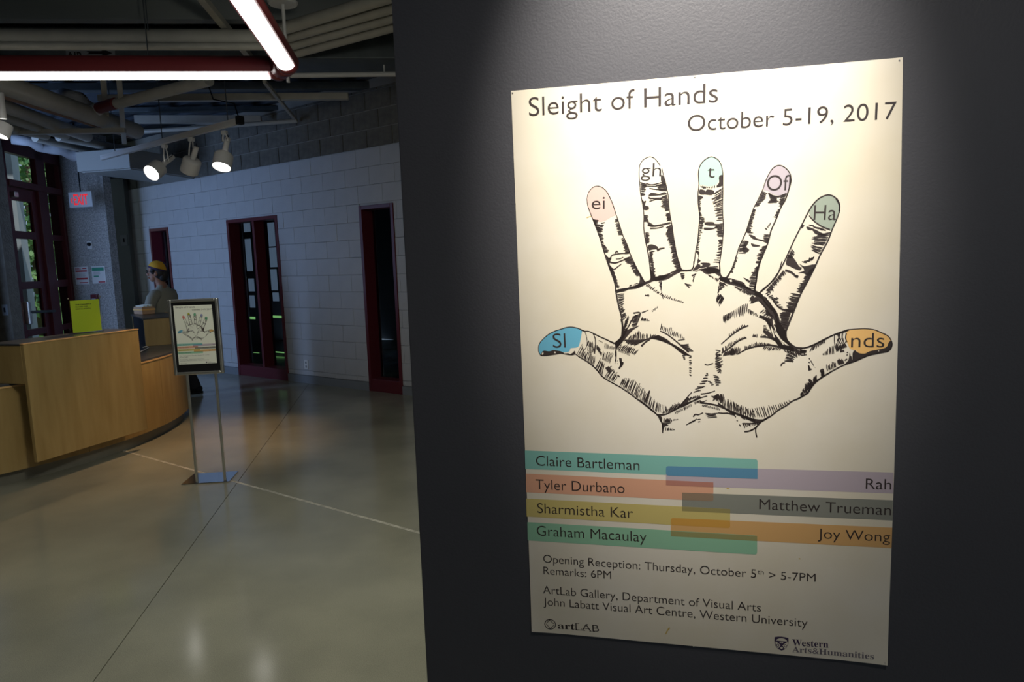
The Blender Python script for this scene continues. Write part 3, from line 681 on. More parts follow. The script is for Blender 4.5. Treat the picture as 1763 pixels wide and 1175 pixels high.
# ================================================================== POSTER
PY = WY-.0035                     # front face of the sheet
PC = Vector((.031, PY, 1.31))
post = empty('poster', (PC.x, PC.y, PC.z), 0, 'large cream exhibition poster of a seven-fingered hand on the charcoal wall', 'poster')
def lift(x, z):
    """gentle sheet relief: corners and lower edge stand a little off the wall"""
    a = max(0, (-.37-z)/.12); b = max(0, (abs(x)-.22)/.09); t = max(0, (z-.40)/.1)
    return -.0035*a*a*(.35+b*b)-.0008*t*b
class Ink:
    def __init__(s, d): s.bm = bmesh.new(); s.d = d; s.ox = s.oy = 0.0; s.k = 1.0
    def fr(s, ox, oy, k): s.ox, s.oy, s.k = ox, oy, k; return s
    def P(s, p):
        w = aty(s.ox+p[0]/s.k, s.oy+p[1]/s.k, PY); return Vector((w.x-PC.x, w.z-PC.z))
    def v(s, q): return s.bm.verts.new((q.x, -s.d+lift(q.x, q.y), q.y))
    def poly(s, pts, smooth=False):
        q = [s.P(p) for p in (spl(pts, 3, True) if smooth else pts)]
        e = [s.v(p) for p in q]
        es = [s.bm.edges.new((e[i], e[(i+1) % len(e)])) for i in range(len(e))]
        bmesh.ops.triangle_fill(s.bm, use_beauty=True, edges=es)
    def stroke(s, pts, w0, w1=None, wm=None, sm=True):
        """brush line; widths in photograph pixels"""
        w1 = w0 if w1 is None else w1
        if sm and len(pts) > 2: pts = spl(pts, 4)
        q = [s.P(p) for p in pts]; n = len(q); L = []; R = []
        for i, p in enumerate(q):
            d = (q[min(i+1, n-1)]-q[max(i-1, 0)])
            if d.length < 1e-7: continue
            d.normalize(); t = i/(n-1); w = w0+(w1-w0)*t
            if wm is not None: w += (wm-(w0+w1)/2)*4*t*(1-t)
            w *= .00104/2; nn = Vector((-d.y, d.x))*w; L.append(s.v(p+nn)); R.append(s.v(p-nn))
        for i in range(len(L)-1): s.bm.faces.new((L[i], L[i+1], R[i+1], R[i]))
    def hatch(s, A, B, n, w0=1.5, w1=.5, jit=.16, cur=0):
        """n tapering strokes from curve A (thick end) to curve B"""
        for i in range(n):
            t = (i+.5+RN.uniform(-.16, .16))/n; a = along(A, t); b = along(B, min(1, max(0, t+RN.uniform(-.3, .3)/n)))
            a = Vector(a); b = Vector(b); L = RN.uniform(1-jit*2, 1+jit*.4); b = a+(b-a)*L
            m = (a+b)/2+Vector((-(b-a).y, (b-a).x))*(cur+RN.uniform(-.06, .06))
            ww = w0*RN.uniform(.6, .95); s.stroke([a, a*.6+m*.4, m, m*.4+b*.6, b], ww*.75, max(.55, w1*.8), ww*1.15, sm=False)
    def text(s, t, bl, br, cap, bold=0, capch='H'):
        a = s.P(bl); b = s.P(br); c = s.P((bl[0], bl[1]-cap)); h = (c-a).length; ex = (b-a); W = ex.length; ex.normalize(); ey = Vector((-ex.y, ex.x))
        vs, fs = textmesh(t, bold, 6); cv, _ = textmesh(capch, bold, 3); ch = max(v.y for v in cv); k = h/ch
        x0 = min(v.x for v in vs); x1 = max(v.x for v in vs); kx = W/(x1-x0)
        bv = [s.v(a+ex*((v.x-x0)*kx)+ey*(v.y*k)) for v in vs]
        for f in fs:
            try: s.bm.faces.new([bv[i] for i in f])
            except ValueError: pass
    def build(s, name, m, parent=None, label=None):
        for f in s.bm.faces:
            f.normal_update()
            if f.normal.y > 0: f.normal_flip()
        me = bpy.data.meshes.new(name); s.bm.to_mesh(me); s.bm.free(); o = link(name, me, parent or post, m); return tag(o, label)
RN = random.Random(11)
def spl(P, n=4, closed=False):
    P = [Vector(p) for p in P]; out = []; N = len(P)
    for i in range(N if closed else N-1):
        g = (lambda j: P[j % N]) if closed else (lambda j: P[max(0, min(N-1, j))])
        a, b, c, d = g(i-1), g(i), g(i+1), g(i+2)
        for k in range(n):
            t = k/n; out.append(.5*((2*b)+(c-a)*t+(2*a-5*b+4*c-d)*t*t+(3*b-a-3*c+d)*t**3))
    if not closed: out.append(P[-1])
    return out
def along(P, t):
    P = [Vector(p) for p in P]; L = [(b-a).length for a, b in zip(P, P[1:])]; T = sum(L)*t
    for a, b, l in zip(P, P[1:], L):
        if T <= l or b is P[-1]: return a+(b-a)*(min(1, T/l) if l else 0)
        T -= l
    return P[-1]

# sheet, cut to the corners seen
cn = [aty(*p, PY) for p in ((880, 157), (1554, 99), (1526.5, 1144), (916, 1086.5))]
cn = [Vector((c.x-PC.x, c.z-PC.z)) for c in cn]
bm = bmesh.new(); NX, NZ = 28, 40; G = []
for j in range(NZ+1):
    row = []
    for i in range(NX+1):
        u, v = i/NX, j/NZ; p = (cn[0]*(1-u)+cn[1]*u)*(1-v)+(cn[3]*(1-u)+cn[2]*u)*v
        p.x += .0040*u**3*(math.sin(PI*v)**.8 if 0 < v < 1 else 0)
        row.append(bm.verts.new((p.x, lift(p.x, p.y), p.y)))
    G.append(row)
for j in range(NZ):
    for i in range(NX): bm.faces.new((G[j][i], G[j+1][i], G[j+1][i+1], G[j][i+1]))
G2 = [[bm.verts.new((v.co.x, v.co.y+.0008, v.co.z)) for v in row] for row in G]
for j in range(NZ):
    for i in range(NX): bm.faces.new((G2[j][i], G2[j][i+1], G2[j+1][i+1], G2[j+1][i]))
def rim(a, b):
    for k in range(len(a)-1): bm.faces.new((a[k], a[k+1], b[k+1], b[k]))
rim(G[0], G2[0]); rim(G2[-1], G[-1]); rim([r[0] for r in G2], [r[0] for r in G]); rim([r[-1] for r in G], [r[-1] for r in G2])
me = bpy.data.meshes.new('sheet'); bm.to_mesh(me); bm.free(); sheet = link('sheet', me, post, M['paper'])

# colour bands (crop frame of the lower poster) and their darker overlaps
def band(name, m, pts, d=.0003, parent=None, label=None, rl=False, rr=False):
    I = Ink(d).fr(890, 760, 2.6313); p = [Vector(q) for q in pts]; out = []
    def corner(a, b, c, r=12):
        o = []
        for k in range(5):
            t = k/4; u = b+(a-b).normalized()*r; w_ = b+(c-b).normalized()*r; o.append((1-t)**2*u+2*t*(1-t)*b+t*t*w_)
        return o
    TL, TR, BR, BL = p
    out += corner(BL, TL, TR) if rl else [TL]
    out += corner(TL, TR, BR) if rr else [TR]
    out += corner(TR, BR, BL) if rr else [BR]
    out += corner(BR, BL, TL) if rl else [BL]
    I.poly(out); return I.build(name, M[m], parent, label)
bands = [('teal', [(36, 42), (1090, 82), (1090, 171), (38, 126)], 0, 1, 'teal band'), ('lav', [(675, 113), (1706, 142), (1705, 238), (675, 200)], 1, 0, 'lavender band'),
         ('salmon', [(40, 147), (890, 187), (890, 273), (42, 232)], 0, 1, 'salmon band'), ('greyband', [(748, 233), (1703, 268), (1702, 360), (748, 317)], 1, 0, 'grey band'),
         ('yellow', [(42, 260), (966, 308), (966, 395), (44, 342)], 0, 1, 'yellow band'), ('orange', [(697, 348), (1700, 392), (1697, 485), (697, 431)], 1, 0, 'orange band'),
         ('green', [(47, 367), (1088, 428), (1088, 515), (49, 450)], 0, 1, 'green band')]
band_objs = [band('colour_band', m, p, .00010+.00002*i, None, lb, rl, rr) for i, (m, p, rl, rr, lb) in enumerate(bands)]
ov = [('blueov', [(675, 113), (1090, 125), (1090, 171), (675, 156)], 1, 0), ('brownov', [(675, 177), (890, 187), (890, 209), (675, 200)], 0, 0), ('taupeov', [(748, 233), (890, 238), (890, 273), (748, 266)], 0, 1),
      ('oliveov', [(748, 297), (966, 308), (966, 327), (748, 317)], 0, 0), ('goldov', [(697, 348), (966, 360), (966, 395), (697, 380)], 1, 1), ('mossov', [(697, 407), (1088, 429), (1088, 453), (697, 431)], 0, 0)]
ov_objs = [band('band_overlap', m, p, .00028, None, None, rl, rr) for m, p, rl, rr in ov]

# fingertips
FR = dict(A=(1060, 450, 5.875), B=(1200, 450, 5.875), C=(1100, 580, 5.875), D=(1000, 310, 5.875), E=(1090, 260, 5.341), F=(1240, 280, 4.896), G=(1300, 330, 4.352), H=(1230, 640, 8.393),
          I=(915, 550, 9.79), J=(1020, 600, 8.393), K=(1370, 550, 8.393), L=(1270, 540, 9.79))
tips = [('tippink', 'D', 'pink fingertip', [(355, 345), (325, 250), (300, 190), (270, 130), (230, 85), (190, 65), (145, 65), (105, 90), (75, 135), (62, 190), (70, 260), (95, 330), (125, 400), (150, 405), (190, 425), (250, 410), (300, 380)]),
        ('tippale', 'E', 'pale fingertip', [(62, 200), (62, 130), (90, 85), (145, 55), (190, 65), (225, 100), (255, 150), (275, 215), (250, 265), (180, 290), (110, 280), (66, 285)]),
        ('tipmint', 'E', 'mint fingertip', [(605, 310), (600, 210), (610, 150), (640, 100), (690, 62), (730, 55), (780, 80), (810, 130), (825, 200), (822, 232), (795, 240), (785, 285), (750, 318), (690, 325), (640, 312)]),
        ('tiplav', 'F', 'lavender fingertip', [(360, 225), (385, 150), (420, 80), (460, 35), (510, 25), (560, 55), (590, 100), (596, 150), (575, 235), (545, 268), (490, 278), (440, 268), (400, 240)]),
        ('tipsage', 'G', 'sage fingertip', [(405, 165), (415, 130), (440, 90), (490, 45), (550, 25), (600, 45), (630, 90), (632, 150), (610, 210), (575, 290), (535, 280), (500, 262), (450, 225)]),
        ('tipblue', 'I', 'blue thumb tip', [(850, 185), (780, 150), (680, 130), (600, 135), (500, 165), (380, 205), (280, 260), (200, 330), (145, 395), (122, 450), (120, 530), (140, 580), (165, 600), (220, 560), (350, 550), (480, 560), (560, 560), (640, 540), (660, 490), (740, 480), (790, 460), (815, 400), (830, 330), (845, 250)]),
        ('tiporange', 'K', 'orange thumb tip', [(740, 180), (790, 145), (880, 140), (1000, 135), (1130, 150), (1220, 185), (1330, 240), (1380, 310), (1385, 380), (1330, 440), (1200, 470), (1060, 490), (1000, 495), (920, 492), (870, 455), (790, 430), (760, 380), (735, 320), (722, 230)])]
tip_objs = []
for i, (m, f, lb, p) in enumerate(tips):
    I = Ink(.00012).fr(*FR[f]); I.poly(p, True); tip_objs.append(I.build('fingertip', M[m], None, lb))

# ---- the engraved hand: brush outlines, solid shadows, hatching
I = Ink(.0004); S, Hh = I.stroke, I.hatch
def Bl(p): I.poly(p, True)
I.fr(*FR['D'])
DLo = [(62, 190), (70, 260), (95, 330), (130, 420), (165, 510), (200, 610), (230, 710), (262, 810), (300, 920), (340, 1030), (362, 1175)]
DRi = [(355, 345), (375, 400), (400, 480), (425, 560), (470, 660), (500, 750), (540, 840), (580, 920), (620, 990), (650, 1045)]
S([(355, 345), (325, 250), (300, 190), (270, 130), (230, 85), (190, 65), (145, 65), (105, 90), (75, 135), (62, 190)], 1.3, .9); S(DLo, 1.0, 2.2); S(DRi, 1.2, 2.0)
Hh([(120, 400), (165, 510), (215, 660), (235, 730)], [(175, 400), (215, 500), (245, 660), (300, 735)], 22, 2.2, .6); Hh([(205, 430), (180, 520)], [(245, 425), (225, 515)], 5, 2.2, 1)
Bl([(118, 395), (150, 410), (160, 470), (190, 485), (175, 540), (150, 480)])
Hh([(372, 390), (400, 480), (425, 560)], [(335, 395), (360, 490), (375, 560)], 14, 1.8, .7); Hh([(430, 580), (470, 660), (498, 745)], [(405, 600), (425, 680), (435, 750)], 15, 1.7, .7)
S([(250, 760), (290, 800), (320, 760), (400, 745), (490, 735)], 2.2, 1.6); S([(290, 830), (350, 840), (420, 815), (500, 790)], 2.6, 1.4); S([(350, 740), (365, 720), (380, 740)], 3, 1); S([(355, 800), (400, 795), (430, 780)], 1.2)
Bl([(258, 800), (310, 790), (290, 850), (330, 905), (310, 940), (285, 880)])
S([(280, 870), (330, 905), (370, 880), (410, 850)], 2.2, 1.4)
Hh([(500, 770), (560, 880), (600, 970)], [(430, 800), (500, 880), (550, 975)], 20, 1.8, .6); Hh([(300, 900), (330, 1000), (360, 1090)], [(340, 930), (370, 1010), (395, 1090)], 15, 2.3, .6)
Bl([(600, 960), (650, 1045), (620, 1075), (560, 1090), (500, 1100), (430, 1130), (370, 1130), (362, 1110), (440, 1095), (520, 1085), (590, 1040)])
Hh([(590, 1040), (480, 1085)], [(560, 1050), (500, 1060)], 5, 2, .8)
# second finger and the mint one
I.fr(*FR['E'])
S([(62, 130), (90, 85), (145, 55), (190, 65), (225, 100), (248, 135)], 1.2, 1.2); S([(62, 130), (55, 200), (62, 300), (70, 400), (90, 500), (100, 600), (98, 700), (110, 800), (130, 900), (150, 1000), (160, 1100), (172, 1190)], 1.1, 2.4)
ER = [(265, 160), (275, 210), (295, 280), (310, 350), (325, 430), (330, 520), (345, 620), (360, 700), (370, 780), (385, 870), (400, 950), (420, 1030), (440, 1090)]
S(ER, 1.2, 2.0); S([(440, 1090), (470, 1100), (540, 1090), (560, 1030), (575, 930), (595, 820), (605, 700), (612, 600), (600, 500), (597, 400), (605, 310), (600, 210), (610, 150), (640, 100), (690, 62), (730, 55), (780, 80), (810, 130), (825, 200)], 1.8, 1.2)
TR_ = [(825, 200), (825, 300), (825, 400), (822, 500), (825, 600), (832, 700), (825, 800), (815, 900), (800, 1000), (795, 1080), (805, 1140), (830, 1165), (865, 1163)]
S(TR_, 1.5, 1.6)
Bl([(262, 215), (290, 260), (300, 310), (270, 300), (255, 265)])
Hh([(66, 285), (75, 380)], [(130, 300), (120, 370)], 6, 2, .8); Hh([(295, 290), (312, 370)], [(215, 310), (215, 365)], 8, 2, .8)
S([(120, 300), (180, 310), (280, 285)], 1.6, 1.2); S([(90, 320), (200, 325), (290, 310)], 1.4); S([(150, 345), (230, 355), (300, 350)], 1.6, 1)
Bl([(145, 405), (170, 385), (240, 395), (280, 380), (305, 385), (300, 400), (220, 410), (150, 415)]); Bl([(145, 415), (160, 430), (260, 430), (262, 440), (150, 442)]); S([(150, 465), (215, 445), (275, 450)], 1.6, 1)
Bl([(70, 385), (110, 395), (105, 408), (72, 410)]); Bl([(80, 450), (100, 465), (120, 460), (110, 500), (140, 510), (145, 535), (120, 545), (92, 530)])
Hh([(312, 400), (325, 470), (332, 550)], [(250, 420), (255, 500), (280, 560)], 14, 1.8, .6); Hh([(333, 570), (345, 640)], [(295, 580), (305, 650)], 9, 2.2, .8)
Hh([(100, 590), (105, 650)], [(140, 590), (150, 655)], 7, 2.0, .7); S([(135, 680), (180, 692), (260, 680), (345, 660)], 2.4, 2.8); S([(155, 712), (220, 710), (280, 695)], 2.2, 1.2); Bl([(130, 650), (165, 665), (195, 690), (150, 690)])
Hh([(352, 680), (372, 780), (385, 870)], [(305, 700), (300, 790), (330, 870)], 24, 1.9, .7); Hh([(112, 750), (120, 850)], [(150, 755), (155, 850)], 11, 2.0, .6)
Bl([(135, 870), (175, 860), (225, 880), (225, 900), (185, 905), (150, 915), (140, 905)]); S([(220, 915), (250, 900), (290, 892)], 4, 1.4); S([(150, 935), (200, 920)], 2.5, 1.2); Bl([(150, 935), (185, 945), (160, 975)])
Hh([(385, 870), (405, 960), (425, 1040), (438, 1085)], [(330, 880), (345, 960), (360, 1040), (390, 1100)], 24, 1.9, .7); Hh([(150, 960), (165, 1060), (170, 1170)], [(185, 960), (195, 1040), (215, 1160)], 14, 2.6, .8)
Hh([(608, 320), (720, 330), (800, 300)], [(640, 345), (730, 345), (790, 330)], 10, 1.4, .8); Bl([(790, 235), (825, 225), (825, 310), (795, 330), (765, 330), (790, 290)])
Bl([(612, 355), (655, 360), (665, 375), (680, 355), (735, 362), (745, 385), (720, 405), (660, 400), (612, 398)]); Bl([(600, 410), (645, 425), (620, 445), (602, 450)])
Hh([(825, 330), (825, 480), (824, 650)], [(720, 400), (735, 500), (765, 640)], 22, 1.5, .6); Hh([(602, 450), (605, 560), (612, 650)], [(625, 460), (625, 570), (680, 655)], 12, 2.2, .6)
Bl([(665, 655), (735, 655), (750, 670), (790, 672), (750, 685), (665, 680)]); Bl([(655, 705), (740, 708), (750, 700), (790, 695), (730, 722), (660, 725)]); Hh([(612, 640), (610, 720)], [(660, 650), (640, 720)], 7, 2, .8); Hh([(826, 660), (826, 790)], [(750, 690), (770, 790)], 13, 1.7, .7)
Hh([(608, 720), (590, 850), (580, 930)], [(640, 730), (610, 860), (605, 930)], 13, 1.8, .6); Bl([(780, 822), (822, 815), (820, 860), (800, 850)]); Hh([(822, 830), (810, 950), (798, 1040)], [(775, 850), (765, 950), (730, 1030)], 10, 1.9, .7)
Bl([(575, 925), (610, 930), (600, 990), (620, 1010), (590, 1040), (560, 1080), (550, 1100), (600, 1085), (620, 1050), (590, 1030), (600, 960)]); Bl([(620, 1030), (700, 1030), (705, 1055), (660, 1070), (600, 1075), (640, 1050)]); S([(675, 1070), (780, 1065)], 1.6); Bl([(600, 1090), (660, 1080), (780, 1082), (790, 1120), (740, 1120), (700, 1130), (650, 1100)])
Bl([(440, 1090), (400, 1100), (330, 1140), (240, 1145), (215, 1170), (190, 1120), (165, 1110), (172, 1190), (300, 1185), (380, 1140), (440, 1110)])
# lavender finger
I.fr(*FR['F'])
FL = [(360, 225), (320, 310), (280, 390), (250, 480), (215, 590), (165, 700), (135, 790), (105, 880), (60, 970)]
FRi = [(598, 150), (580, 220), (550, 310), (510, 380), (470, 480), (430, 570), (400, 680), (360, 780), (330, 860), (310, 950), (300, 1020), (290, 1085)]
S([(360, 225), (385, 150), (420, 80), (460, 35), (510, 25), (560, 55), (590, 100), (598, 150)], 1.1, 1.6); S(FL, 1.3, 2.0); S(FRi, 2.0, 2.2); S([(60, 970), (20, 975), (0, 965)], 1.8); S([(290, 1085), (315, 1095), (340, 1100)], 2)
Bl([(585, 100), (599, 130), (590, 200), (578, 215), (580, 170)]); S([(410, 262), (440, 280), (490, 288), (560, 262)], 2.6, 2.4)
Hh([(355, 240), (320, 320), (290, 370)], [(400, 260), (370, 320), (340, 360)], 13, 1.8, .7); Hh([(400, 250), (430, 330)], [(470, 300), (500, 330)], 6, 2.2, 1); Bl([(400, 340), (430, 315), (480, 335), (440, 340)]); Hh([(555, 270), (520, 370)], [(500, 285), (490, 370)], 8, 2.4, .9)
Hh([(280, 390), (240, 510), (215, 590)], [(305, 395), (270, 520), (275, 600)], 20, 1.8, .5); Hh([(505, 390), (480, 470)], [(480, 395), (445, 460)], 7, 1.6, .8); Hh([(430, 500), (370, 560)], [(415, 530), (400, 570)], 4, 1.6, 1); Hh([(415, 605), (408, 650)], [(360, 605), (360, 650)], 4, 1.8, 1.2)
Bl([(240, 605), (290, 620), (310, 640), (380, 655), (408, 640), (400, 680), (360, 665), (300, 650), (270, 640)]); Bl([(260, 680), (290, 690), (335, 700), (320, 708), (270, 705)]); Bl([(190, 700), (215, 660), (240, 670), (220, 710), (245, 735), (225, 755), (190, 750)]); Hh([(180, 660), (150, 770)], [(230, 650), (235, 770)], 8, 2, 1)
Hh([(395, 700), (360, 790), (335, 850)], [(345, 710), (305, 790), (290, 850)], 13, 2.2, .8); Hh([(130, 800), (90, 930)], [(155, 800), (105, 935)], 10, 2.0, .6); Hh([(325, 870), (305, 970), (295, 1080)], [(290, 880), (240, 970), (230, 1070)], 18, 2.0, .7); Bl([(195, 970), (250, 995), (240, 1010)])
Bl([(0, 970), (60, 972), (80, 985), (100, 990), (200, 1030), (290, 1085), (340, 1100), (360, 1120), (310, 1100), (240, 1075), (190, 1050), (110, 1020), (60, 1010), (0, 995)])
# sage finger
I.fr(*FR['G'])
S([(40, 755), (120, 680), (190, 580), (240, 480), (290, 370), (340, 270), (400, 150), (440, 90), (490, 45), (550, 25), (600, 45), (630, 90), (632, 150)], 2.0, 2.0); GR = [(632, 150), (610, 210), (575, 290), (545, 370), (490, 470), (450, 560), (400, 660), (340, 770), (300, 870), (260, 970), (230, 1045)]
S(GR, 1.6, 3.0); S([(610, 55), (632, 100), (630, 150)], 3, 2)
S([(405, 180), (440, 220), (500, 262), (560, 285)], 1.4, 2.2); Bl([(345, 250), (370, 255), (350, 275), (340, 270)]); Bl([(385, 262), (430, 275), (500, 310), (530, 325), (520, 335), (450, 315), (430, 290), (395, 285)]); Hh([(390, 245), (500, 290)], [(440, 255), (560, 300)], 4, 2.2, 1.5)
Hh([(570, 300), (520, 400), (480, 470)], [(440, 320), (410, 400), (415, 440)], 14, 1.8, .7); Hh([(275, 430), (235, 500)], [(300, 460), (280, 500)], 7, 2, .7); Bl([(250, 480), (290, 500), (330, 560), (350, 570), (330, 590), (260, 560), (230, 540)]); Bl([(330, 540), (370, 560), (450, 545), (430, 600), (400, 630), (360, 610), (320, 610), (370, 590)]); S([(225, 590), (270, 605), (310, 640)], 3.5, 3); Bl([(295, 625), (325, 630), (315, 650)]); Hh([(450, 490), (400, 495)], [(430, 520), (400, 510)], 3, 2.4, 1); Hh([(380, 540), (450, 480)], [(330, 520), (410, 530)], 5, 2, 1)
Hh([(445, 570), (400, 660), (345, 760)], [(400, 590), (335, 690), (300, 750)], 20, 2.2, .6); Hh([(340, 770), (300, 870), (280, 910)], [(270, 760), (225, 850), (230, 890)], 15, 2.2, .7); Hh([(210, 590), (150, 660), (80, 740)], [(230, 620), (165, 700), (120, 770)], 22, 2.0, .6)
Hh([(70, 760), (130, 820), (170, 870)], [(100, 740), (170, 810), (220, 870)], 9, 2.0, 1.2); S([(120, 790), (160, 850), (210, 885), (285, 895)], 1.6, 3.2); Hh([(180, 800), (150, 830)], [(160, 790), (130, 800)], 4, 1.6, 1)
Hh([(270, 900), (245, 990), (228, 1030)], [(190, 900), (180, 960), (190, 1010)], 15, 2.4, .9); Hh([(60, 780), (150, 900)], [(90, 800), (180, 950)], 8, 2.8, 1.6)
Bl([(0, 755), (40, 765), (60, 790), (110, 870), (160, 930), (180, 980), (225, 1040), (240, 1110), (290, 1165), (270, 1175), (220, 1150), (160, 1040), (140, 960), (60, 850), (0, 780)])
S([(0, 790), (60, 850), (110, 920), (130, 960)], 1.4, 2.4); Hh([(60, 880), (130, 960)], [(30, 900), (90, 985)], 6, 2, .8)
S([(230, 1045), (238, 1110), (290, 1160), (340, 1172), (400, 1165), (500, 1120), (600, 1070), (696, 1040)], 2.6, 2.0)
# palm centre left
I.fr(*FR['A'])
S([(0, 290), (15, 380), (38, 480), (60, 570), (72, 660), (68, 740)], 2.4, 2.6); S([(295, 215), (350, 190), (357, 130), (345, 0)], 1.8); S([(175, 0), (215, 90), (260, 170), (295, 215)], 1.8)
S([(640, 0), (655, 60), (680, 90), (760, 88), (785, 60), (790, 0)], 1.8); S([(1050, 0), (1055, 90), (1060, 150), (1100, 175), (1130, 150), (1175, 80)], 1.8)
Bl([(240, 230), (295, 215), (357, 190), (360, 150), (400, 155), (470, 145), (540, 120), (620, 85), (680, 95), (830, 95), (900, 70), (1040, 75), (1050, 150), (1000, 120), (920, 130), (860, 92), (820, 105), (780, 100), (660, 105), (600, 105), (540, 135), (480, 190), (400, 195), (290, 240), (215, 275), (90, 290), (20, 320), (20, 300), (100, 275)])
Hh([(15, 330), (38, 450), (68, 600)], [(105, 320), (75, 460), (130, 560)], 17, 2.0, .6); Hh([(300, 245), (380, 300), (500, 370), (690, 425)], [(345, 215), (420, 290), (520, 340), (690, 410)], 24, 1.7, .9, .2); Hh([(470, 200), (460, 330)], [(425, 205), (470, 330)], 9, 2, .9); S([(470, 330), (480, 380)], 2, 1); Hh([(280, 340), (350, 360)], [(320, 350), (330, 320)], 3, 2.6, 1)
Hh([(650, 120), (670, 190)], [(700, 125), (695, 180)], 5, 1.9, .8); Hh([(820, 115), (775, 200)], [(765, 135), (790, 210)], 6, 1.9, .8); Hh([(690, 220), (750, 235)], [(740, 275), (765, 240)], 4, 2, 1)
Hh([(930, 135), (1050, 180)], [(950, 150), (1030, 210)], 8, 2, .8); Hh([(1130, 230), (1035, 250), (1040, 320)], [(1050, 200), (1050, 270), (1030, 340)], 6, 1.9, .9); Hh([(1060, 330), (1095, 370)], [(1005, 400), (1050, 455)], 6, 1.8, .8)
Hh([(1085, 550), (1160, 520)], [(1095, 640), (1165, 580)], 5, 1.9, 1); Hh([(360, 500), (430, 450)], [(375, 520), (430, 470)], 5, 1.6, .8); S([(265, 520), (330, 495)], 1.8, 1); S([(180, 525), (245, 520), (235, 580), (205, 650)], 2.4, 1.6); S([(210, 545), (160, 600), (130, 660), (80, 730)], 2.6, 2); Hh([(245, 530), (200, 660)], [(170, 560), (160, 670)], 9, 2, .8); Hh([(140, 560), (100, 690)], [(75, 610), (80, 700)], 7, 2.2, .8); Hh([(250, 600), (340, 605)], [(270, 560), (345, 595)], 8, 1.8, .7)
Bl([(68, 740), (75, 680), (120, 560), (130, 570), (90, 700), (150, 680), (240, 650), (170, 700), (100, 780), (50, 840), (0, 890), (0, 820), (30, 790), (60, 765)])
S([(88, 800), (200, 800), (300, 795), (360, 778), (400, 782), (480, 805), (560, 840), (620, 880), (690, 930), (740, 950)], 2.4, 3.0); Bl([(560, 835), (640, 870), (740, 948), (690, 945), (620, 895)]); Bl([(380, 775), (430, 750), (520, 790), (560, 835), (470, 805)])
Hh([(120, 790), (220, 795), (330, 785)], [(140, 760), (240, 700), (330, 730)], 15, 2.0, .9); Hh([(340, 780), (430, 790), (570, 840)], [(345, 735), (440, 745), (600, 850)], 18, 2.0, .8); Hh([(110, 805), (300, 805)], [(90, 830), (190, 860)], 10, 1.9, .7); S([(260, 860), (300, 820), (345, 795)], 3.4, 1.4); Hh([(10, 890), (200, 950)], [(60, 830), (240, 900)], 12, 1.6, .7); Hh([(60, 870), (180, 940)], [(80, 850), (210, 870)], 7, 1.4, .7)
S([(450, 705), (520, 740), (600, 800), (680, 870), (740, 920)], 1.6, 2.2); Hh([(445, 690), (560, 750), (700, 790)], [(450, 625), (570, 670), (700, 770)], 15, 1.7, .8); S([(630, 800), (700, 790)], 1.2); Hh([(640, 840), (720, 915)], [(770, 830), (785, 915)], 6, 1.9, 1.1); Hh([(670, 945), (690, 1000)], [(720, 945), (700, 1000)], 4, 1.7, 1); Hh([(740, 940), (745, 1160)], [(780, 945), (765, 1165)], 9, 1.8, 1)
Bl([(35, 980), (60, 985), (55, 1020), (78, 1020), (60, 1050), (40, 1090), (30, 1080), (45, 1040)]); Hh([(15, 990), (20, 1040)], [(20, 1000), (22, 1050)], 2, 1.5, 1); S([(0, 870), (5, 940), (0, 1010)], 2); S([(20, 1150), (40, 1170)], 2); S([(900, 1040), (930, 1050), (985, 1032)], 1.8, 1.4); Hh([(0, 830), (50, 840)], [(60, 760), (90, 810)], 4, 2, 1)
# palm centre right
I.fr(*FR['B'])
S([(635, 320), (660, 290), (800, 160), (860, 0)], 2.2, 1.6); S([(640, 0), (610, 80), (600, 200), (582, 290), (640, 325)], 2.4, 2.2)
Bl([(225, 165), (290, 180), (330, 170), (400, 190), (470, 215), (500, 255), (580, 300), (640, 325), (690, 370), (740, 430), (800, 500), (830, 570), (850, 640), (890, 690), (880, 650), (900, 720), (910, 800), (950, 860), (1010, 885), (980, 915), (900, 890), (840, 850), (830, 830), (930, 860), (860, 790), (800, 700), (800, 590), (760, 500), (700, 430), (640, 370), (540, 330), (480, 290), (400, 250), (300, 225), (230, 185)])
S([(640, 330), (700, 430), (790, 520), (800, 570)], 2.8, 3.5); S([(630, 555), (700, 590), (740, 650), (790, 770), (840, 850)], 4.5, 5); S([(800, 590), (830, 690), (880, 790), (940, 860)], 3, 3.5); Bl([(630, 548), (700, 570), (760, 590), (770, 640), (800, 720), (830, 790), (870, 850), (840, 860), (780, 790), (730, 650), (690, 600)]); Bl([(665, 710), (720, 710), (760, 740), (800, 780), (830, 820), (850, 850), (800, 810), (730, 770)])
S([(640, 765), (730, 772), (800, 805), (850, 860), (980, 900)], 2.2, 5); Hh([(640, 750), (700, 765)], [(650, 740), (710, 755)], 4, 1.6, 1); Hh([(670, 650), (670, 710)], [(715, 650), (745, 720)], 4, 2, 1.2)
Hh([(225, 195), (215, 320)], [(310, 240), (225, 300)], 7, 2, .9); Hh([(215, 325), (280, 375)], [(185, 400), (235, 460)], 6, 2, .9); Hh([(375, 250), (480, 290), (560, 335)], [(385, 265), (460, 320), (530, 345)], 13, 2.2, .8); Hh([(560, 340), (625, 400)], [(530, 385), (530, 440)], 8, 1.9, .8); Hh([(720, 520), (770, 560)], [(680, 480), (680, 540)], 6, 2.2, .9)
Hh([(260, 560), (350, 510), (480, 430), (520, 430)], [(270, 640), (345, 590), (420, 560), (510, 545)], 15, 2.0, 1); Hh([(520, 480), (620, 540)], [(520, 530), (610, 565)], 8, 1.9, .9)
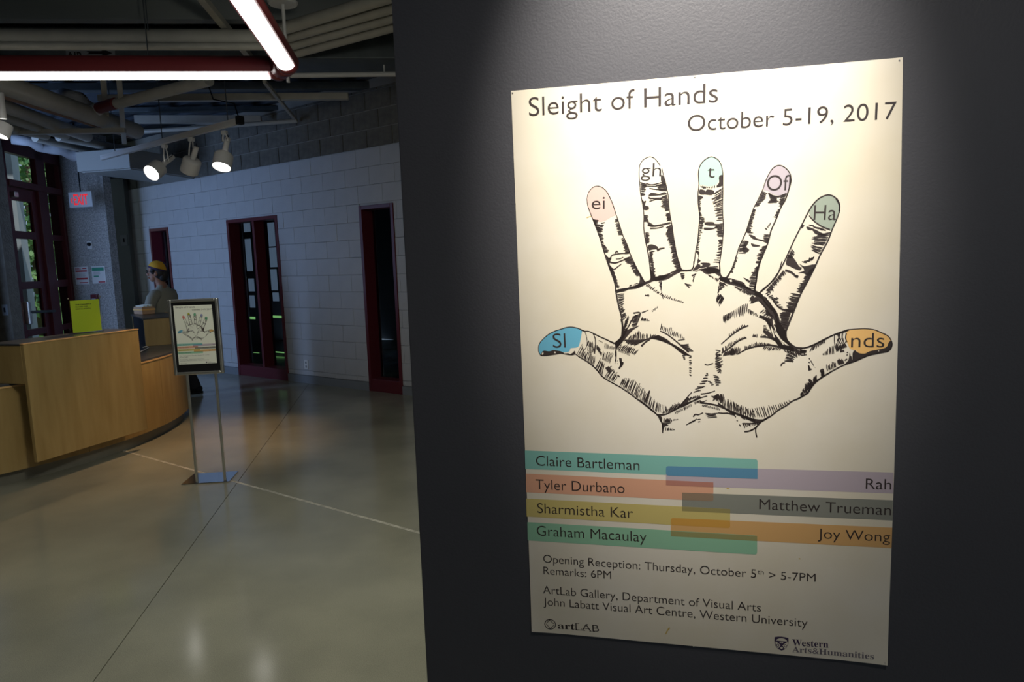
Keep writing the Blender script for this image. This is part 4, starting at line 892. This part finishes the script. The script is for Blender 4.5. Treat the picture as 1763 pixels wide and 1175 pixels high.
S([(245, 838), (330, 765), (430, 690), (520, 650)], 1.5, 2.4); Hh([(320, 770), (500, 655)], [(320, 730), (480, 625)], 10, 1.8, .7); S([(250, 930), (340, 870), (420, 805), (500, 772)], 2.0, 2.4); Hh([(250, 925), (360, 850), (490, 775)], [(250, 880), (350, 810), (480, 755)], 17, 1.8, .7); Hh([(555, 765), (610, 770)], [(565, 740), (610, 725)], 4, 2, 1)
S([(405, 943), (480, 900), (560, 870), (650, 855), (750, 850), (840, 870), (900, 890)], 1.6, 3.4); Hh([(480, 900), (600, 860), (750, 850)], [(480, 860), (600, 815), (740, 830)], 18, 2.2, 1.0); Hh([(680, 860), (860, 880)], [(650, 900), (830, 910)], 10, 1.7, .8); Hh([(260, 960), (350, 945), (430, 940)], [(280, 920), (370, 860), (440, 870)], 12, 2.2, 1.0); Bl([(330, 945), (345, 885), (370, 880), (380, 945)])
Hh([(190, 870), (180, 1010), (250, 1130)], [(240, 880), (270, 980), (230, 1110)], 6, 1.8, 1); Hh([(190, 930), (180, 1080)], [(250, 900), (260, 1050)], 8, 2.0, 1); Hh([(215, 1090), (235, 1140)], [(250, 1100), (250, 1125)], 3, 1.8, 1)
Hh([(870, 900), (920, 890), (1030, 930)], [(900, 920), (1000, 960), (1060, 960)], 6, 1.8, 1); Hh([(920, 900), (880, 1020)], [(1030, 960), (960, 1025)], 8, 1.8, .9); S([(850, 1060), (860, 1035), (890, 1025)], 2.6, 1.6); Hh([(1040, 890), (1110, 900)], [(1040, 940), (1100, 930)], 6, 2.4, 1.4); S([(1030, 930), (1060, 950), (1110, 945)], 2, 1.4); Hh([(1130, 970), (1130, 1100)], [(1145, 980), (1135, 1120)], 4, 1.6, 1.0)
S([(780, 640), (830, 700), (850, 680)], 1.8, 1.2); Hh([(780, 650), (850, 720)], [(820, 640), (860, 690)], 5, 2.0, .8)
# lower palm, wrist
I.fr(*FR['C'])
S([(0, 640), (80, 700), (185, 790), (215, 840), (235, 880), (240, 930), (240, 975)], 2.4, 1.8); Bl([(195, 800), (235, 815), (240, 870), (330, 870), (240, 885)]); Bl([(235, 880), (300, 895), (260, 910), (242, 970)]); Hh([(245, 870), (330, 868)], [(250, 820), (335, 825)], 7, 2.2, 1.2); Hh([(340, 850), (400, 840)], [(350, 830), (395, 830)], 3, 1.8, 1); Hh([(265, 950), (370, 945)], [(270, 910), (360, 935)], 7, 1.8, .9)
Bl([(190, 785), (270, 780), (340, 740), (400, 710), (440, 670), (420, 715), (330, 765), (260, 795), (195, 798)]); S([(400, 715), (450, 660), (500, 600), (535, 562)], 2.2, 1.4); S([(430, 700), (520, 665), (620, 620), (690, 600)], 1.8, 1.6); Bl([(415, 705), (480, 620), (510, 625), (500, 660), (560, 635), (610, 600), (620, 625), (540, 660), (440, 715)])
Hh([(340, 745), (430, 690)], [(320, 695), (400, 660)], 7, 1.8, .7); Hh([(360, 760), (530, 680)], [(370, 790), (530, 710)], 14, 1.7, .7); Hh([(500, 650), (620, 600)], [(520, 610), (610, 590)], 8, 2, .9); S([(625, 580), (700, 570), (770, 548)], 2.2, 1.2); Bl([(620, 640), (640, 655), (690, 640), (650, 665), (615, 670)]); Hh([(560, 660), (620, 640)], [(565, 690), (625, 665)], 5, 1.8, .9)
Hh([(690, 350), (670, 390), (620, 470), (560, 540), (550, 575)], [(715, 360), (700, 390), (690, 465), (660, 520), (640, 545)], 8, 2, 1.2); Hh([(750, 380), (765, 440), (780, 500)], [(800, 395), (840, 450), (820, 495)], 6, 1.8, 1); Hh([(690, 440), (740, 500)], [(740, 455), (760, 490)], 3, 1.7, 1)
Hh([(775, 275), (780, 330), (800, 370)], [(840, 260), (840, 300), (840, 350)], 5, 2, 1.2); Bl([(730, 600), (760, 600), (790, 580), (800, 600), (780, 630), (745, 650), (755, 625)]); Hh([(790, 580), (860, 580)], [(820, 660), (865, 690)], 6, 2.0, 1.2)
S([(620, 668), (720, 680), (820, 705), (920, 750), (1010, 790), (1100, 820), (1175, 850)], 2.4, 3.6); Hh([(870, 720), (1000, 780), (1175, 840)], [(870, 600), (1000, 680), (1175, 745)], 15, 1.6, 1.0); S([(800, 675), (860, 710)], 2, 2); Hh([(630, 700), (820, 745)], [(650, 680), (810, 715)], 12, 1.6, .8)
Hh([(665, 765), (700, 830)], [(800, 765), (790, 820)], 4, 1.7, 1.3); S([(800, 770), (850, 775), (900, 775), (960, 790)], 1.8, 2.4); Hh([(910, 760), (990, 820)], [(990, 775), (960, 800)], 5, 2.2, 1.2); S([(550, 810), (570, 785), (600, 790), (650, 768)], 2.2, 1.6); Hh([(475, 895), (550, 860)], [(530, 860), (600, 820)], 6, 1.6, 1.2); Hh([(590, 830), (600, 870)], [(640, 820), (620, 860)], 2, 1.5, 1)
Hh([(1030, 800), (1175, 870)], [(1060, 830), (1175, 850)], 5, 2, 1)
I.fr(*FR['H'])
Hh([(40, 480), (200, 560), (350, 600), (520, 660), (760, 660), (930, 540), (1110, 440)], [(30, 330), (190, 370), (340, 470), (500, 520), (700, 500), (890, 470), (1090, 410)], 33, 1.5, .9, .08)
S([(1679, 10), (1550, 90), (1440, 180), (1350, 300), (1250, 370), (1120, 430), (1040, 490), (920, 560), (820, 640), (720, 700), (660, 740), (600, 810)], 1.8, 2.4); S([(600, 810), (596, 870), (612, 950)], 1.8, 2.2)
Bl([(140, 520), (200, 560), (330, 600), (480, 650), (560, 680), (700, 690), (790, 640), (740, 700), (660, 745), (620, 790), (560, 840), (470, 880), (520, 850), (590, 800), (640, 740), (560, 730), (480, 690), (350, 620), (200, 580)]); Hh([(400, 750), (640, 735)], [(430, 820), (620, 770)], 9, 2.0, .9); S([(400, 750), (520, 750), (640, 735)], 1.8, 2.2); S([(430, 870), (520, 855), (600, 810)], 2.2, 2.4); Hh([(370, 640), (540, 690)], [(410, 690), (530, 710)], 7, 1.5, .8); Hh([(380, 800), (300, 660)], [(400, 820), (315, 680)], 2, 1.8, 1.2)
Hh([(1240, 370), (1370, 280), (1440, 180)], [(1240, 330), (1330, 180), (1370, 80)], 12, 2.0, .9); Bl([(1390, 180), (1420, 180), (1380, 280), (1350, 300), (1370, 240)]); Hh([(1430, 170), (1480, 150)], [(1440, 50), (1470, 60)], 4, 2.2, 1.2); Bl([(1540, 0), (1585, 0), (1585, 70), (1545, 85)])
Hh([(0, 370), (40, 430)], [(40, 320), (50, 380)], 4, 2.4, 1.4)
# left thumb
I.fr(*FR['I'])
S([(1510, 0), (1530, 100), (1525, 230), (1510, 300), (1450, 370), (1390, 405)], 2.2, 2.0); S([(1390, 405), (1280, 350), (1150, 290), (1040, 235), (960, 200), (900, 200), (850, 180), (780, 150), (680, 130), (600, 135), (500, 165), (380, 205), (280, 260), (200, 330), (145, 395), (122, 450), (120, 530), (140, 580), (165, 612)], 1.6, 1.1)
S([(165, 612), (250, 612), (400, 590), (500, 575), (590, 590), (680, 600), (730, 580), (800, 630), (900, 690), (1000, 760), (1100, 850), (1170, 940), (1240, 1000), (1380, 1080), (1500, 1145)], 1.2, 1.8)
Bl([(165, 605), (175, 560), (210, 530), (300, 540), (370, 520), (450, 530), (510, 545), (560, 585), (500, 578), (400, 590), (250, 610)]); Bl([(560, 580), (620, 572), (650, 590), (700, 560), (730, 530), (740, 560), (735, 590), (690, 605), (620, 600)])
S([(840, 185), (900, 210), (930, 300), (940, 400), (920, 480), (870, 530)], 1.2, 1.0); S([(1040, 240), (1075, 330), (1080, 420), (1070, 500), (1060, 580)], 1.4, 2.6); S([(1060, 250), (1280, 350), (1395, 405)], 1.4, 2.6)
Hh([(760, 590), (900, 690)], [(860, 400), (930, 590)], 9, 1.3, .7, .1); Hh([(900, 700), (1050, 800)], [(960, 520), (1080, 610)], 9, 1.4, .8, .1); Hh([(930, 440), (1040, 480)], [(960, 350), (1035, 360)], 7, 1.4, .8); Hh([(950, 560), (1060, 560)], [(930, 440), (1070, 420)], 6, 1.4, .8); Hh([(1070, 820), (1200, 950)], [(1160, 640), (1240, 760)], 10, 1.5, .8, .1)
Hh([(1100, 500), (1180, 620)], [(1100, 400), (1190, 540)], 7, 2.2, 1.0); Hh([(1190, 680), (1330, 740)], [(1200, 510), (1400, 560)], 9, 1.4, .9); Hh([(1230, 490), (1400, 510)], [(1235, 400), (1400, 460)], 9, 1.3, .8); Hh([(1120, 360), (1210, 400)], [(1150, 350), (1200, 380)], 4, 1.2, .8); Hh([(1220, 980), (1400, 1060)], [(1350, 800), (1480, 930)], 9, 1.4, .9, .1); Hh([(1240, 820), (1300, 900)], [(1330, 770), (1390, 860)], 5, 2.4, 1.2)
S([(1440, 480), (1410, 560), (1420, 650), (1405, 750)], 1.6, 1.0); Bl([(1475, 650), (1495, 720), (1520, 650), (1530, 720), (1555, 730), (1530, 790), (1480, 830), (1495, 770)]); Hh([(1450, 540), (1665, 620)], [(1480, 470), (1665, 560)], 11, 1.2, .7); Bl([(1400, 400), (1500, 320), (1540, 250), (1600, 150), (1620, 170), (1540, 340), (1520, 390), (1480, 440), (1430, 500), (1415, 440)]); Hh([(1500, 1090), (1600, 1160)], [(1560, 980), (1660, 1020)], 5, 1.4, .8)
I.fr(*FR['J'])
S([(0, 245), (60, 310), (130, 390), (200, 450), (330, 520), (430, 580), (520, 640), (640, 730), (760, 820), (860, 900), (940, 960)], 1.4, 2.0)
Hh([(385, 545), (520, 635), (680, 755), (860, 900), (1080, 950)], [(440, 420), (640, 450), (760, 590), (920, 760), (1080, 840)], 34, 1.5, .9, .08); Bl([(810, 620), (835, 630), (780, 770), (750, 770)]); Bl([(640, 640), (655, 650), (650, 710), (630, 700)])
Hh([(1000, 950), (1230, 880)], [(1020, 900), (1290, 770)], 9, 1.8, .8)
# right thumb
I.fr(*FR['K'])
S([(0, 430), (100, 418), (240, 375), (380, 305), (560, 220), (760, 150)], 1.8, 2.2); S([(760, 148), (880, 140), (1000, 135), (1130, 150), (1220, 185), (1330, 240), (1380, 310), (1392, 370), (1370, 430), (1330, 465)], 1.2, 1.6)
S([(1330, 465), (1200, 490), (1060, 520), (960, 560), (860, 605), (700, 660), (560, 730), (420, 810), (300, 890), (230, 970), (180, 1060), (90, 1120), (0, 1165)], 2.0, 2.0)
Bl([(1340, 340), (1375, 310), (1392, 370), (1370, 430), (1330, 470), (1200, 490), (1060, 525), (960, 565), (860, 607), (700, 662), (760, 590), (780, 480), (800, 540), (850, 450), (870, 460), (920, 490), (1000, 495), (1060, 465), (1150, 445), (1270, 420), (1320, 390)])
Bl([(560, 215), (700, 160), (790, 145), (720, 185), (640, 210), (620, 270), (600, 230)]); S([(680, 180), (670, 260), (690, 320)], 2, 1.4); S([(730, 200), (720, 270), (740, 330)], 2, 1.4); S([(560, 230), (560, 340), (590, 470)], 1.6, 1); Hh([(590, 300), (650, 470)], [(630, 200), (740, 320)], 6, 1.7, .9); Hh([(600, 470), (650, 440), (740, 400)], [(580, 360), (650, 380), (700, 330)], 8, 2.0, 1); S([(590, 350), (600, 450), (650, 370)], 3, 2)
Hh([(385, 520), (560, 500)], [(390, 490), (560, 340)], 8, 1.6, .9); Hh([(640, 480), (700, 470)], [(650, 430), (690, 430)], 4, 1.8, 1); Hh([(740, 600), (760, 450)], [(700, 640), (735, 440)], 3, 2.4, 1.2); Hh([(620, 660), (700, 640)], [(590, 570), (660, 570)], 5, 2.4, 1.2); Hh([(450, 750), (590, 690)], [(440, 660), (580, 590)], 7, 2.2, 1.1); Bl([(345, 740), (400, 715), (412, 800), (365, 850), (370, 790)]); Bl([(260, 930), (265, 880), (300, 800), (300, 870), (280, 900)])
Hh([(240, 380), (430, 290)], [(190, 480), (440, 340)], 9, 1.8, .8); Hh([(0, 440), (140, 450)], [(0, 490), (130, 510)], 8, 2.6, 1.4); Hh([(180, 540), (290, 710)], [(200, 580), (290, 720)], 5, 1.4, .9); Hh([(180, 660), (180, 750)], [(200, 700), (240, 720)], 4, 1.8, 1); Hh([(60, 1110), (180, 1040), (240, 930)], [(70, 1070), (120, 970), (190, 830)], 12, 1.9, .9); Hh([(820, 530), (820, 590)], [(840, 450), (850, 480)], 2, 1.6, 1)
I.fr(*FR['L'])
hand = I.build('hand_engraving', M['ink'])
# white nicks left inside the solid shadows
I = Ink(.0005)
I.fr(*FR['I']); I.poly([(180, 565), (200, 555), (205, 580), (185, 600), (175, 590)]); I.poly([(385, 545), (410, 548), (408, 572), (385, 570)])
I.fr(*FR['B']); I.poly([(330, 190), (350, 185), (355, 205), (340, 212)]); I.poly([(770, 690), (800, 730), (850, 790), (930, 855), (900, 850), (840, 800), (790, 740)]); I.poly([(745, 650), (765, 690), (790, 775), (775, 770), (750, 700)])
I.fr(*FR['K']); I.poly([(1190, 450), (1205, 452), (1203, 466), (1190, 464)]); I.poly([(806, 480), (820, 500), (815, 590), (808, 560)])
nicks = tag(I.build('paper_nicks', M['paper']), kind='stuff')
# ---- lettering
LN = []; FRM = [(0, 0, 1)]
class TL_:
    def fr(s, *a): FRM[0] = a
TLI = TL_()
def T(t, *a):
    J_ = Ink(.0004).fr(*FRM[0]); J_.text(t, *a) if len(a) > 3 else J_.text(t, *a, -.006); o = J_.build('text_line', M['ink']); tag(o, kind='stuff'); LN.append(o)
I = TLI
T('Sleight of Hands', (911, 200.5), (1236, 176), 32)
T('October 5-19, 2017', (1184, 226.5), (1542.5, 204.5), 27.5)
I.fr(890, 760, 2.6313)
T('Claire Bartleman', (87, 110), (555, 131), 44); T('Tyler Durbano', (85, 217), (488, 236), 44); T('Sharmistha Kar', (93, 325), (526, 349), 44); T('Graham Macaulay', (91, 427), (587, 457), 44)
T('Rah', (1580, 216), (1695, 220), 47); T('Matthew Trueman', (1098, 308), (1694, 336), 46); T('Joy Wong', (1363, 440), (1690, 456), 44)
I.fr(890, 940, 2.6313)
T('Opening Reception: Thursday, October 5', (120, 76), (1083, 146), 35); T('th', (1090, 128), (1118, 130), 20); T('> 5-7PM', (1142, 151), (1353, 164), 36); T('Remarks: 6PM', (121, 129), (427, 151), 34)
T('ArtLab Gallery, Department of Visual Arts', (119, 216), (1105, 299), 35); T('John Labatt Visual Art Centre, Western University', (121, 269), (1316, 369), 35)
I.fr(*FR['I']); T('Sl', (365, 480), (580, 476), 238, -.008)
I.fr(*FR['D']); T('ei', (110, 297), (243, 293), 128)
I.fr(*FR['E']); T('gh', (70, 235), (256, 235), 122); T('t', (682, 247), (750, 245), 118)
I.fr(*FR['F']); T('Of', (390, 237), (577, 235), 128); I.fr(*FR['G']); T('Ha', (437, 214), (605, 213), 112); I.fr(*FR['K']); T('nds', (797, 405), (1278, 405), 205)
# round gallery mark and its name
I = Ink(.0004).fr(925, 1050, 14.1)
def ring(cx, cy, rx, ry, rot, w, n=36):
    I.stroke([(cx+rx*math.cos(t)*math.cos(rot)-ry*math.sin(t)*math.sin(rot), cy+rx*math.cos(t)*math.sin(rot)+ry*math.sin(t)*math.cos(rot)) for t in [2*PI*k/n for k in range(n+1)]], w, sm=False)
ring(318, 348, 132, 112, .35, 1.5)
for a, b in (((300, 245), (225, 325)), ((300, 245), (405, 340)), ((225, 340), (320, 450)), ((320, 450), (420, 360))): I.stroke([a, b], 1.1)
SERIF = {}
def sertext(I, t, bl, br, cap, bold):
    try: I.text(t, bl, br, cap, 0, capch=bold)
    except Exception: I.text(t, bl, br, cap, .03)
sertext(I, '\U0001d41a\U0001d42b\U0001d42d', (505, 455), (915, 482), 150, '\U0001d407')
I.text('LAB', (935, 492), (1505, 535), 158, -.01)
for p in (((925, 328), (1020, 333)), ((930, 490), (1000, 494)), ((1085, 450), (1082, 500)), ((1120, 503), (1165, 506)), ((1265, 517), (1325, 520)), ((1345, 372), (1400, 374)), ((1345, 525), (1400, 529)), ((1185, 352), (1235, 356))): I.stroke(list(p), .8)
glogo = I.build('gallery_logo', M['ink'])
# university crest and its name
I = Ink(.0004).fr(1320, 1080, 8.395)
I.poly([(115, 142), (165, 136), (215, 137), (265, 145), (313, 158), (314, 200), (308, 250), (285, 295), (250, 325), (212, 336), (170, 318), (135, 285), (115, 240), (111, 190)])
crest = I.build('crest', M['darkink'])
I = Ink(.0005).fr(1320, 1080, 8.395)
I.poly([(132, 192), (150, 172), (185, 160), (215, 157), (250, 165), (280, 182), (296, 206)]); I.poly([(124, 205), (140, 208), (200, 258), (165, 305), (140, 280), (126, 240)]); I.poly([(302, 214), (290, 215), (226, 262), (262, 312), (290, 280), (302, 240)])
I.poly([(186, 208), (236, 212), (236, 232), (188, 228)]); I.poly([(212, 280), (238, 297), (212, 315), (188, 297)])
cw_ = I.build('crest_white', M['paper'])
I = Ink(.0006).fr(1320, 1080, 8.395); ring(158, 260, 17, 17, 0, 1.0, 14); ring(266, 268, 17, 17, 0, 1.0, 14); I.stroke([(196, 218), (228, 220)], .8)
cr2 = I.build('crest_rings', M['darkink'])
I = Ink(.0004).fr(1320, 1080, 8.395)
sertext(I, ''.join(chr(0x1d400+ord(c)-65) if c.isupper() else chr(0x1d41a+ord(c)-97) for c in 'Western'), (370, 265), (890, 296), 92, '\U0001d407')
west = I.build('university_name', M['darkink'])
I = Ink(.0004).fr(1320, 1080, 8.395)
def ser(t): return ''.join(chr(0x1d400+ord(c)-65) if c.isupper() else chr(0x1d41a+ord(c)-97) if c.islower() else c for c in t)
sertext(I, ser('Arts&Humanities'), (368, 356), (1542, 456), 82, '\U0001d407')
fac = I.build('faculty_name', M['greyink'])
# small stains and pins
I = Ink(.0003).fr(0, 0, 1)
I.stroke([(1010, 375), (1018, 372)], 1.6, .8); I.stroke([(1146, 1092), (1149, 1086), (1153, 1081)], 1.6, 2.6); I.stroke([(1251, 841), (1256, 842)], 2, 1); I.stroke([(1375, 962), (1378, 963)], 1.5)
stains = tag(I.build('stain', M['stain']), kind='stuff')
for (x, y) in ((882.5, 160.5), (1196, 133), (1548, 104), (918.5, 1083), (1522, 1139), (1194, 1113)):
    w_ = aty(x, y, PY); MB().lathe([(.0009, 0), (.0012, .0006), (.0005, .0012)], 8, Matrix.Translation((w_.x-PC.x, lift(w_.x-PC.x, w_.z-PC.z)-.0002, w_.z-PC.z)) @ Matrix.Rotation(PI/2, 4, 'X')).build('pin', M['chrome'], post)

# ---- the same print, small, inside the stand frame
sh = link('small_poster', sheet.data.copy(), st); sh.data.materials.clear(); sh.data.materials.append(M['spaper'])
zs = [c.y for c in cn]; xs = [c.x for c in cn]
ksx = (sx1-sx0)/(max(xs)-min(xs)); ksz = (sz1-sz0)/(max(zs)-min(zs))
sh.scale = (ksx, .12, ksz); sh.location = ((sx0+sx1)/2-(max(xs)+min(xs))/2*ksx, -.0105, (sz0+sz1)/2-(max(zs)+min(zs))/2*ksz)
tag(sh, 'small copy of the hand poster')
def mini(src, m=None):
    o = src.copy(); COL.objects.link(o); o.parent = sh; o.location.y -= .004
    if m: o.data = src.data.copy(); o.data.materials.clear(); o.data.materials.append(M[m])
    return o
for o in band_objs+ov_objs: mini(o)
for o, m in zip(tip_objs, ('tipred', 'tipyellow', 'tipgreen', 'tipviolet', 'tipgreen', 'tipblue', 'tiporange')):
    c = mini(o, m); c['label'] = {'tippink': 'red', 'tippale': 'yellow'}.get('', m[3:])+' fingertip'
for o in [hand, glogo, crest, west, fac]+LN: mini(o)

# ================================================================== PERSON
def skin(name, joints, edges, m, parent, sub=2, root=0):
    me = bpy.data.meshes.new(name); me.from_pydata([j[0] for j in joints], edges, []); o = link(name, me, parent, m)
    sm = o.modifiers.new('skin', 'SKIN'); sm.use_smooth_shade = True
    for v, j in zip(me.skin_vertices[0].data, joints):
        r = j[1]; v.radius = r if isinstance(r, tuple) else (r, r)
    me.skin_vertices[0].data[root].use_root = True
    ss = o.modifiers.new('sub', 'SUBSURF'); ss.levels = sub; ss.render_levels = sub
    dg = bpy.context.evaluated_depsgraph_get(); m2 = bpy.data.meshes.new_from_object(o.evaluated_get(dg))
    o.modifiers.clear(); o.data = m2; bpy.data.meshes.remove(me)
    if not m2.materials: m2.materials.append(m)
    for p in m2.polygons: p.use_smooth = True
    return o
M['skin'] = mat('skin', (.30, .15, .095), .55); M['hair'] = mat('dark_hair', (.012, .010, .010), .6, bump=(60, .5)); M['shirt'] = mat('sage_cotton', (.26, .26, .215), .9, bump=(60, .2))
M['trousers'] = mat('black_trousers', (.014, .014, .018), .9); M['capy'] = mat('cap_yellow', (.62, .34, .02), .8); M['capp'] = mat('cap_purple', (.035, .02, .07), .8)
PP = Vector((-6.0, 7.0, 0))
person = empty('person', PP, math.radians(188), 'person in grey T-shirt, black trousers and yellow and purple cap facing left', 'person')
# local frame: +x = where the chest faces, +y = the person's left
J = []; E_ = []
def jn(p, r): J.append((p, r)); return len(J)-1
def ch(*ids):
    for a, b in zip(ids, ids[1:]): E_.append((a, b))
pel = jn((0, 0, .86), (.105, .145)); wa = jn((0, 0, .98), (.09, .13)); chs = jn((.0, 0, 1.13), (.095, .14)); sh_ = jn((0, 0, 1.24), (.07, .10)); nk = jn((.005, .005, 1.345), (.052, .052)); hd0 = jn((.03, .02, 1.42), (.06, .06)); hd1 = jn((.04, .03, 1.50), (.092, .078)); hd2 = jn((.03, .025, 1.555), (.07, .062))
ch(pel, wa, chs, sh_, nk, hd0, hd1, hd2)
for sgn in (1, -1):
    s1 = jn((0, sgn*.150, 1.235), .046); f = .10 if sgn > 0 else .06
    el = jn((f*.6, sgn*.235, 1.02), .042); wr = jn((f+.14, sgn*.20, .84), .028); ha = jn((f+.20, sgn*.19, .80), (.03, .018)); ch(sh_, s1, el, wr, ha)
    for k in range(4):
        a = jn((f+.245, sgn*(.19-.028+.019*k), .79+.002*k), .009); b = jn((f+.275, sgn*(.19-.030+.020*k), .77), .008); c_ = jn((f+.285, sgn*(.19-.03+.020*k), .75), .007); ch(ha, a, b, c_)
    a = jn((f+.20, sgn*.155, .79), .010); b = jn((f+.235, sgn*.145, .77), .009); ch(ha, a, b)
    lx = .01 if sgn > 0 else -.24; hp_ = jn((0, sgn*.085, .80), .085); kn = jn((lx*.4+.02, sgn*.10, .46), .055); an = jn((lx, sgn*.10, .09), .036); fo = jn((lx+.12, sgn*.115, .04), (.04, .03)); ch(pel, hp_, kn, an, fo)
skin('body', J, E_, M['skin'], person)
# shirt
mb = MB(); prof = [(.168, .87), (.166, .93), (.156, 1.02), (.165, 1.12), (.176, 1.19), (.168, 1.24), (.135, 1.285), (.095, 1.315), (.07, 1.345)]
mb.lathe(prof, 28, Matrix.Diagonal((.66, 1, 1, 1)), cap=False)
for sgn in (1, -1):
    f = .10 if sgn > 0 else .06
    mb.tube([(0, sgn*.10, 1.24), (0, sgn*.155, 1.235), (f*.2, sgn*.195, 1.19), (f*.35, sgn*.213, 1.13), (f*.5, sgn*.225, 1.06)], [.058, .068, .066, .062, .060], 18, cap=False)
mb.build('t_shirt', M['shirt'], person, smooth=True)
J = []; E_ = []
a = jn((0, 0, .93), (.118, .155)); b = jn((0, 0, .84), (.12, .16)); ch(a, b)
for sgn in (1, -1):
    h = jn((0, sgn*.09, .76), .105); lx = .01 if sgn > 0 else -.24; k = jn((lx*.4+.02, sgn*.10, .46), .078); n = jn((lx, sgn*.10, .10), .066); n2 = jn((lx, sgn*.10, .05), .068); ch(b, h, k, n, n2)
skin('trousers', J, E_, M['trousers'], person)
for sgn in (1, -1):
    mb = MB(); x0 = .01 if sgn > 0 else -.24
    mb.ball((x0+.06, sgn*.108, .045), (.125, .05, .042), None, 16); mb.ball((x0-.03, sgn*.105, .055), (.05, .045, .05)); mb.box((x0-.07, sgn*.108-.045, 0), (x0+.18, sgn*.108+.045, .022), None, .01); mb.build('shoe', M['black'], person, smooth=True)
# head turned further left: local head frame
HR = Matrix.Translation((.035, .03, 1.50)) @ Matrix.Rotation(math.radians(20), 4, 'Z')
def hb(c, r, seg=16): return [Vector(HR @ Vector(c)), r]
mb = MB()
def hball(mb, c, r, rot=0): mb.ball(HR @ Vector(c), r, HR.to_3x3().to_4x4() @ Matrix.Rotation(rot, 4, 'Y'))
hball(mb, (0.005, 0, .01), (.095, .076, .105)); hball(mb, (.035, 0, -.055), (.055, .055, .055)); hball(mb, (.055, 0, -.092), (.026, .03, .022))
hball(mb, (.100, 0, -.02), (.018, .012, .022)); hball(mb, (.092, 0, -.058), (.012, .022, .007)); hball(mb, (.092, 0, -.068), (.011, .02, .007))
for sgn in (1, -1): hball(mb, (-.005, sgn*.078, -.015), (.02, .009, .03)); hball(mb, (.075, sgn*.03, .005), (.014, .014, .011))
mb.build('face', M['skin'], person, smooth=True)
M['eye'] = mat('eye', (.5, .48, .45), .3)
for sgn in (1, -1):
    mb = MB(); hball(mb, (.086, sgn*.03, .004), (.008, .011, .008)); mb.build('eye', M['eye'], person, smooth=True)
mb = MB(); hball(mb, (-.03, 0, .0), (.088, .086, .10)); hball(mb, (-.065, 0, -.055), (.058, .075, .062)); hball(mb, (-.08, 0, -.02), (.05, .07, .07))
for sgn in (1, -1): hball(mb, (.03, sgn*.066, .015), (.03, .018, .04))
mb.build('hair', M['hair'], person, smooth=True)
mb = MB()
for sgn in (1, -1):
    mb.tube([HR @ Vector((.102+.0*k, sgn*.034+.024*math.cos(2*PI*k/12), .008+.018*math.sin(2*PI*k/12))) for k in range(13)], .0035, 6)
    mb.tube([HR @ Vector(p) for p in ((.100, sgn*.056, .012), (.06, sgn*.082, .012), (.0, sgn*.088, .0))], .003, 6)
mb.tube([HR @ Vector((.104, -.012, .01)), HR @ Vector((.104, .012, .01))], .003, 6)
mb.build('glasses', M['black'], person, smooth=True)
# backwards cap: dome, brim at the nape side, yellow side panels
capm = MB(); CR = HR @ Matrix.Translation((-.018, 0, .045)) @ Matrix.Rotation(math.radians(-18), 4, 'Y')
prof = [(.104*math.cos(t), .092*math.sin(t)) for t in [math.radians(q) for q in (-8, 8, 24, 40, 56, 72, 86)]]
capm.lathe(prof, 28, CR @ Matrix.Diagonal((1.03, .92, 1, 1)), cap=False); capm.lathe([(.105, -.018), (.108, -.016), (.108, .0), (.104, .002)], 28, CR @ Matrix.Diagonal((1.03, .92, 1, 1)), cap=False); capm.ball(CR @ Vector((0, 0, .093)), .008)
capo = capm.build('cap', M['capp'], person, smooth=True)
for sgn in (1, -1):
    b = bmesh.new(); rows = []
    for i in range(9):
        el_ = math.radians(2+66*i/8); row = []
        for j in range(13):
            az = math.radians(90+(j-6)*12.5*(1-.35*i/8)-8); r = .1055
            row.append(b.verts.new(CR @ Vector((1.03*r*math.cos(el_)*math.cos(az), sgn*.92*r*math.cos(el_)*math.sin(az), .0945*math.sin(el_)))))
        rows.append(row)
    for p_, q_ in zip(rows, rows[1:]):
        for j in range(12): b.faces.new((p_[j], p_[j+1], q_[j+1], q_[j]))
    mb = MB(); mb.bm.free(); mb.bm = b; mb.build('side_panel', M['capy'], capo, smooth=True)
bpy.context.view_layer.update()
